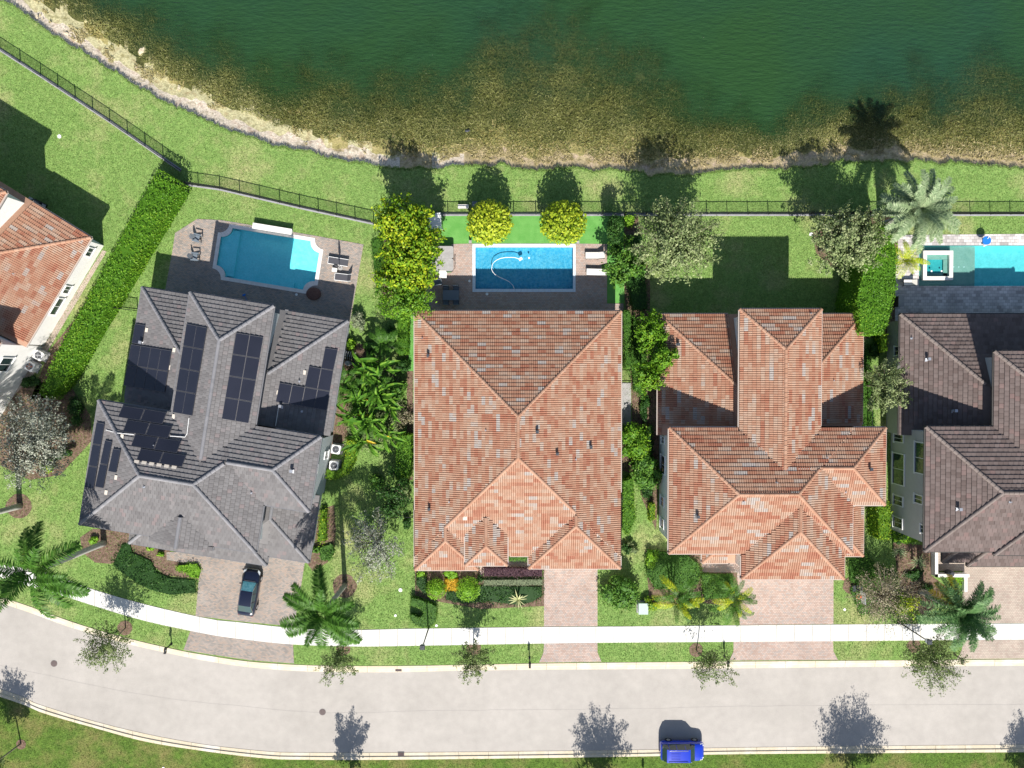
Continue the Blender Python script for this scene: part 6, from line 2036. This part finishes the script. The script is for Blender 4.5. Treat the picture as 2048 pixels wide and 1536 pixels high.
# topiary in front of the wide roof house
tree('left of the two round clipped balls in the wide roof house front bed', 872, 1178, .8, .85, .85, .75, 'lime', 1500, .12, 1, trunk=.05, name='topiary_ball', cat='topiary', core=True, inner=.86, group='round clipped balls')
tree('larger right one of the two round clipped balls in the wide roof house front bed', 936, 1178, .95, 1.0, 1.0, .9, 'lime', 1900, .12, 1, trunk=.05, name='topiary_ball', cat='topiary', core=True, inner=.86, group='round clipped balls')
hedge('square amber flowering shrub between the two round clipped balls', [(889, 1160), (916, 1160), (916, 1183), (889, 1183)], .7, 'amber', 110, .12)
shrub('light green bush under the left eave corner of the wide roof house', 845, 1146, 13, .8, 'lime', name='bush')
shrub('light green bush under the eave above the square amber shrub', 903, 1146, 15, .8, 'lime', name='bush')
shrub('dark bush at the right end of the amber shrub bed', 960, 1158, 7, .6, 'deep', name='bush')
shrub('large glossy dark bush on the lawn right of the narrow pink driveway', 1240, 1182, 35, 2.2, 'green', 2200, .24, ry=38, nb=12)
shrub('loose yellow green shrub by the pale green utility cabinet', 1300, 1208, 17, 1.0, 'yellow', ry=14)
shrub('broad round bush between the wide roof house and the white wall, larger one', 1266, 882, 32, 2.4, 'hedge', 2200, .23, ry=38, nb=13)
shrub('loose bush touching the white wall of the two storey tile house', 1298, 940, 30, 2.6, 'green', 1800, .24, ry=34, nb=13)
shrub('small olive bush in the bed near the lower end of the narrow side lawn', 1262, 1096, 14, 1.0, 'olive')
shrub('dark shrub in the mulch bed right of the silver tree at the left edge', 148, 820, 26, 1.6, 'deep', nb=5)
shrub('small dark shrub at the lower end of the long hedge', 130, 905, 18, 1.2, 'deep', nb=4)
shrub('round light bush half in shade behind the grey house rear corner', 716, 645, 15, 1.5, 'greyg', ry=20)
shrub('lime shrub against the grey house wall by the pool pump', 702, 690, 10, 1.2, 'lime', ry=14)
shrub('blue green bush among the banana plants near the wide orange roof', 798, 778, 20, 1.6, 'green', 900, .17, ry=22)
shrub('brown tinged bush against the wide roof house wall above the clipped hedge', 808, 838, 17, 1.5, 'bare', 700, .15, ry=24, core=False)
shrub('dark bush at the side fence between the banana plants and the wide roof', 806, 735, 16, 1.6, 'deep', ry=18)
shrub('olive bush below the clipped hedge on the wide roof house left wall', 806, 985, 16, 1.3, 'olive', ry=20)
shrub('bush with yellow tips in the left edge mulch bed under the silver tree', 96, 930, 14, 1.2, 'yellow', ry=16)
shrub('small green bush by the trunk before the grey house left corner', 187, 1081, 10, .6, 'lime')
shrub('small green bush below the grey house porch roof', 300, 1096, 9, .6, 'lime', ry=6)
shrub('low green plants at the porch edge of the grey house', 322, 1108, 10, .5, 'lime', ry=5)
shrub('round green bush in the front bed corner right of the grey house', 632, 1098, 8, .7, 'green')
shrub('low dark shrubs in the upper left edge bed near the two air conditioners', 60, 765, 20, .9, 'deep', ry=14)
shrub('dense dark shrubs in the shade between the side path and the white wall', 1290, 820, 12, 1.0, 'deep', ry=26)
shrub('small dark shrub column in the shade right of the wide roof house near the road', 1254, 1095, 10, 1.0, 'deep', ry=14)
shrub('bushy green plants in the left part of the bed before the two storey tile house', 1305, 1120, 14, 1.0, 'lime', ry=20)
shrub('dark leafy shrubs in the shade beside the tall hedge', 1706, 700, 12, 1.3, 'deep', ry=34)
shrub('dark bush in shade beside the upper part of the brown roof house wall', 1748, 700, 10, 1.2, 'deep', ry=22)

# trees ------------------------------------------------------------------------
tree('yellow green tree at the fence left of the turf', 800, 440, 5.2, 2.5, 1.9, 1.9, 'yellow', 3240, .30, 12, airy=1.5, trunk=.14, inner=.35, group='yellow green trees left of the blue pool')
tree('yellow green tree with the fullest crown beside the hot tub', 822, 492, 5.0, 2.7, 2.3, 2.0, 'yellow', 4140, .30, 13, airy=1.5, trunk=.14, inner=.35, group='yellow green trees left of the blue pool')
tree('yellow green tree just above the darker rounded tree left of the patio', 806, 545, 4.6, 2.6, 1.9, 1.8, 'yellow', 3240, .30, 12, airy=1.5, trunk=.14, inner=.35, group='yellow green trees left of the blue pool')
tree('darker olive green rounded tree at the rear left corner of the wide orange roof', 806, 600, 4.0, 2.5, 1.6, 1.5, 'hedge', 3600, .22, 9, airy=1.6, trunk=.12, inner=.5)
for a, l in ((979, 'left of the two round golden trees on the turf behind the blue pool'), (1126, 'right of the two round golden trees on the turf behind the blue pool')):
    tree(l, a, 445, 2.75, 1.78, 1.68, 1.75, 'gold', 2100, .32, 1, trunk=.09, core=True, inner=.78, name='round_tree', group='round golden trees on the turf', up=.5)
tree('pale olive tree with a loose wide crown on the rear lawn near the turf', 1352, 478, 6.0, 3.5, 3.3, 2.2, 'olive', 7600, .23, 20, airy=1.1, trunk=.16, inner=.2, twigs=3, blob=.34, spread=.95)
tree('tree with pale olive crown at the curved mulch edge left of the silver palm', 1697, 478, 6.0, 3.2, 3.0, 2.2, 'olive', 7600, .23, 18, airy=1.1, trunk=.15, inner=.2, twigs=3, blob=.36, spread=.95)
tree('green tree standing close to the cream loungers right of the blue pool', 1246, 528, 3.4, 1.8, 2.4, 1.5, 'green', 2800, .25, 10, airy=1.5, trunk=.12, inner=.3, blob=.46)
tree('dark narrow tree in the corner of the turf near the fence', 1232, 462, 3.0, 1.0, 1.6, 1.4, 'deep', 1800, .18, 6, trunk=.08, inner=.4)
tree('bright green tree at the rear left corner of the two storey tile house roof', 1302, 662, 4.2, 1.5, 1.8, 1.3, 'hedge', 2300, .24, 8, airy=1.6, trunk=.1, inner=.35, blob=.48, group='green trees along the two storey tile house')
tree('small green tree reaching over the left roof edge of the two storey tile house', 1328, 712, 4.6, 1.25, 1.0, .9, 'hedge', 1200, .24, 6, airy=1.6, trunk=.08, inner=.35, blob=.5, group='green trees along the two storey tile house')
tree('green tree lowest of the three along the two storey tile house left roof', 1297, 748, 4.0, 1.45, 1.9, 1.2, 'hedge', 2100, .24, 8, airy=1.6, trunk=.1, inner=.35, blob=.48, group='green trees along the two storey tile house')
tree('olive leaved tree leaning on the wall beside the satellite dish', 1776, 772, 4.2, 2.0, 2.5, 1.5, 'olive', 3400, .19, 13, airy=1.1, trunk=.1, inner=.25, twigs=1, blob=.38, spread=.9)
tree('large silver leaved tree at the left edge above the circular mulch bed', 62, 880, 4.6, 3.1, 4.1, 2.2, 'silver', 7000, .19, 22, airy=1.1, trunk=.16, inner=.2, twigs=2, blob=.34, spread=.95)
tree('silver leaved tree on the lawn between the grey house and the wide roof house', 750, 1092, 3.6, 2.5, 3.2, 1.8, 'silver', 3600, .17, 20, airy=1.1, trunk=.11, inner=.15, twigs=3, blob=.3, spread=1.0)
tree('half bare twiggy tree with grey branches between the tile house and the date palm', 1775, 1196, 3.2, 3.2, 3.0, 1.8, 'bare', 3200, .14, 20, airy=1.2, trunk=.12, inner=.1, twigs=7, blob=.32, spread=1.0, base=(1775, 1165))
tree('small leafy tree rising at the base of the date palm', 1815, 1205, 3.0, 1.2, 2.0, 1.2, 'yellow', 1100, .17, 7, trunk=.07, inner=.3, twigs=2)
# street trees: thin crowns leaning over the kerb
for (bx, by, cx, cy, zc, r, n, l) in [(251, 1255, 206, 1298, 3.6, 2.1, 1300, 'thin street tree with a small crown over the kerb between the left palms'),
        (687, 1296, 672, 1326, 3.6, 1.7, 950, 'thin street tree just right of the second palm over the kerb'),
        (948, 1297, 948, 1324, 3.4, 1.7, 1000, 'thin street tree in front of the wide roof house over the kerb'),
        (1392, 1300, 1428, 1338, 4.0, 1.9, 850, 'sparse street tree right of the cane palms with a drooping crown over the road'),
        (1826, 1291, 1872, 1330, 4.0, 2.4, 1900, 'street tree below the date palm with the widest crown of the kerb trees')]:
    tree(l, cx, cy, zc, r * 1.1, r * 1.05, 1.7, 'oak', n * 2, .16, 13, airy=1.1, base=(bx, by), trunk=.06, inner=.15, twigs=6, blob=.34, spread=1.0, group='young street trees along the kerb')
for (bx, by, h, r, n, l) in [(42, 1487, 4.3, 2.0, 1500, 'young tree across the road at the lower left corner, seen mostly by its shadow'),
        (706, 1570, 4.4, 1.9, 1500, 'young tree beyond the lower edge whose shadow falls left of the road drain'),
        (1205, 1585, 5.0, 2.6, 2300, 'young tree beyond the lower edge whose shadow falls left of the blue car'),
        (1704, 1580, 5.6, 3.1, 2900, 'wide young tree beyond the lower edge whose shadow crosses the road at the right'),
        (2040, 1590, 4.8, 2.2, 1600, 'young tree beyond the lower right corner casting a shadow on the kerb')]:
    b = P(bx, by, G)
    q = b + Vector((0, 0, 0))
    # place the crown straight above the trunk
    k = (HC - h) / HC
    ncx, ncy = 1024 + (b.x / (HC - h)) * FPX, 744 - ((b.y - CAMY) / (HC - h)) * FPX
    tree(l, ncx, ncy, h, r, r, 2.0, 'oak', int(n * 2.2), .18, 16, airy=1.1, base=(bx, by), trunk=.08, inner=.15, twigs=6, blob=.32, spread=1.0, group='young trees across the road')

# palms ------------------------------------------------------------------------
palm('tall royal palm at the left edge whose crown hides the sidewalk', 208, 1086, 9.2, 'royal', 15, 1.15, trunk=.26, dead=1)
palm('royal palm right of the grey paver driveway with its crown over the sidewalk', 690, 1170, 7.2, 'royal', 13, 1.02, trunk=.22)
palm('tallest royal palm whose trunk leaves the photo at the left edge', 40, 1012, 9.8, 'royal', 14, 1.15, trunk=.26)
palm('date palm with dense green crown and orange skirt at the tan driveway', 1842, 1182, 6.0, 'date', 54, 1.15, trunk=.28, crownshaft=False, dead=4)
palm('silver green date palm with a full round crown at the fence right', 1760, 451, 6.5, 'silver', 54, 1.12, trunk=.26, crownshaft=False)
palm('golden cane palm left of the travertine pool', 1770, 544, 3.2, 'cane', 16, .85, trunk=.08, crownshaft=False, stems=2)
palm('cane palm with mixed green and gold fronds left of the other cane palm', 1340, 1188, 3.0, 'cane', 26, .95, trunk=.08, crownshaft=False, stems=4, mix='canegreen', group='cane palms before the two storey tile house')
palm('cane palm nearer the wide pink driveway with bright golden tips', 1455, 1188, 3.0, 'cane', 24, .92, trunk=.08, crownshaft=False, stems=3, mix='canegreen', group='cane palms before the two storey tile house')
rosette('variegated pale agave on the ground cover of the wide roof house', 1036, 1199, 22, 13, 'agavey', .35, wid=.12)
rosette('dark green yucca nearer the brown roof house wall, left of the two yuccas', 1797, 1103, 19, 26, 'agave', 1.0, name='yucca', cat='yucca', wid=.09, mode=1)
rosette('dark green yucca lower right of the two beside the brown roof house', 1836, 1124, 22, 28, 'agave', 1.0, name='yucca', cat='yucca', wid=.09, mode=1)
rosette('small red leaved spiky plant between the two cane palms', 1420, 1190, 10, 12, 'purple', .3, name='bromeliad', cat='plant', wid=.09)
for i, (a, b, h, n, s_, d, l) in enumerate([
    (728, 745, 2.4, 13, 1.0, 0, 'upper left broad leaved plant beside the pool pump of the grey house'),
    (762, 738, 2.6, 13, 1.05, 0, 'upper middle broad leaved plant near the side fence'),
    (716, 790, 2.3, 12, 1.0, 1, 'broad leaved plant halfway down against the grey house wall'),
    (757, 790, 2.7, 14, 1.15, 0, 'broad leaved plant with the brightest leaves in the middle of the group'),
    (782, 812, 2.2, 11, .95, 0, 'broad leaved plant reaching right towards the wide orange roof'),
    (705, 838, 2.2, 12, .95, 1, 'broad leaved plant just above the two air conditioners'),
    (742, 842, 2.6, 14, 1.1, 0, 'broad leaved plant in the lower middle of the group'),
    (770, 862, 2.2, 12, .95, 1, 'broad leaved plant lower right of the group over dry leaves'),
    (726, 884, 2.2, 12, 1.0, 1, 'lowest broad leaved plant right of the low curved hedge')]):
    banana(l, a, b, h, n, s_, d)

for a, b, l in [(790, 700, 'feathery green palm clump in the shade left of the wide roof rear corner'), (768, 770, 'feathery green palm clump right of the broad leaved plants'),
                (735, 860, 'feathery green palm clump among the lower broad leaved plants'), (700, 770, 'feathery green palm clump tight against the grey house wall')]:
    palm(l, a, b, 2.2, 'canegreen', 16, .85, trunk=.06, crownshaft=False, stems=2, name='cane_palm', group='feathery palms beside the grey house')
shrub('dark bush in the shaded yard behind the pool pump', 745, 690, 20, 1.4, 'deep', ry=16)
shrub('dark bush beside the clipped hedge in the shaded yard', 775, 668, 16, 1.2, 'deep', ry=18)
shrub('loose green bush beside the lower broad leaved plants and the wide roof wall', 812, 900, 12, 1.4, 'green', ry=16)
for a, b, c_, l in [(1830, 1150, 22, 'dark low bush added as shade on the mulch below the two yuccas'), (1800, 1075, 16, 'dark low bush added as shade on the mulch above the left yucca'), (1850, 1180, 18, 'dark low bush added as shade between the white courtyard wall and the date palm')]:
    shrub(l, a, b, c_, .5, 'deep', ry=14)  # dark bushes added to stand in for shade on the mulch

tree('loose dark leaved tree added for shade between the clipped hedge and the silver tree', 790, 988, 3.0, 1.7, 2.2, 1.4, 'deep', 1500, .22, 8, trunk=.08, inner=.3, airy=1.5)  # tree added to darken this strip of lawn
shrub('dark loose bush on the lawn between the two palm shadows and the side fence', 752, 965, 18, 1.3, 'green', ry=16)
shrub('small dark bush at the wide roof house wall below its side fence', 815, 1045, 10, 1.0, 'deep', ry=14)
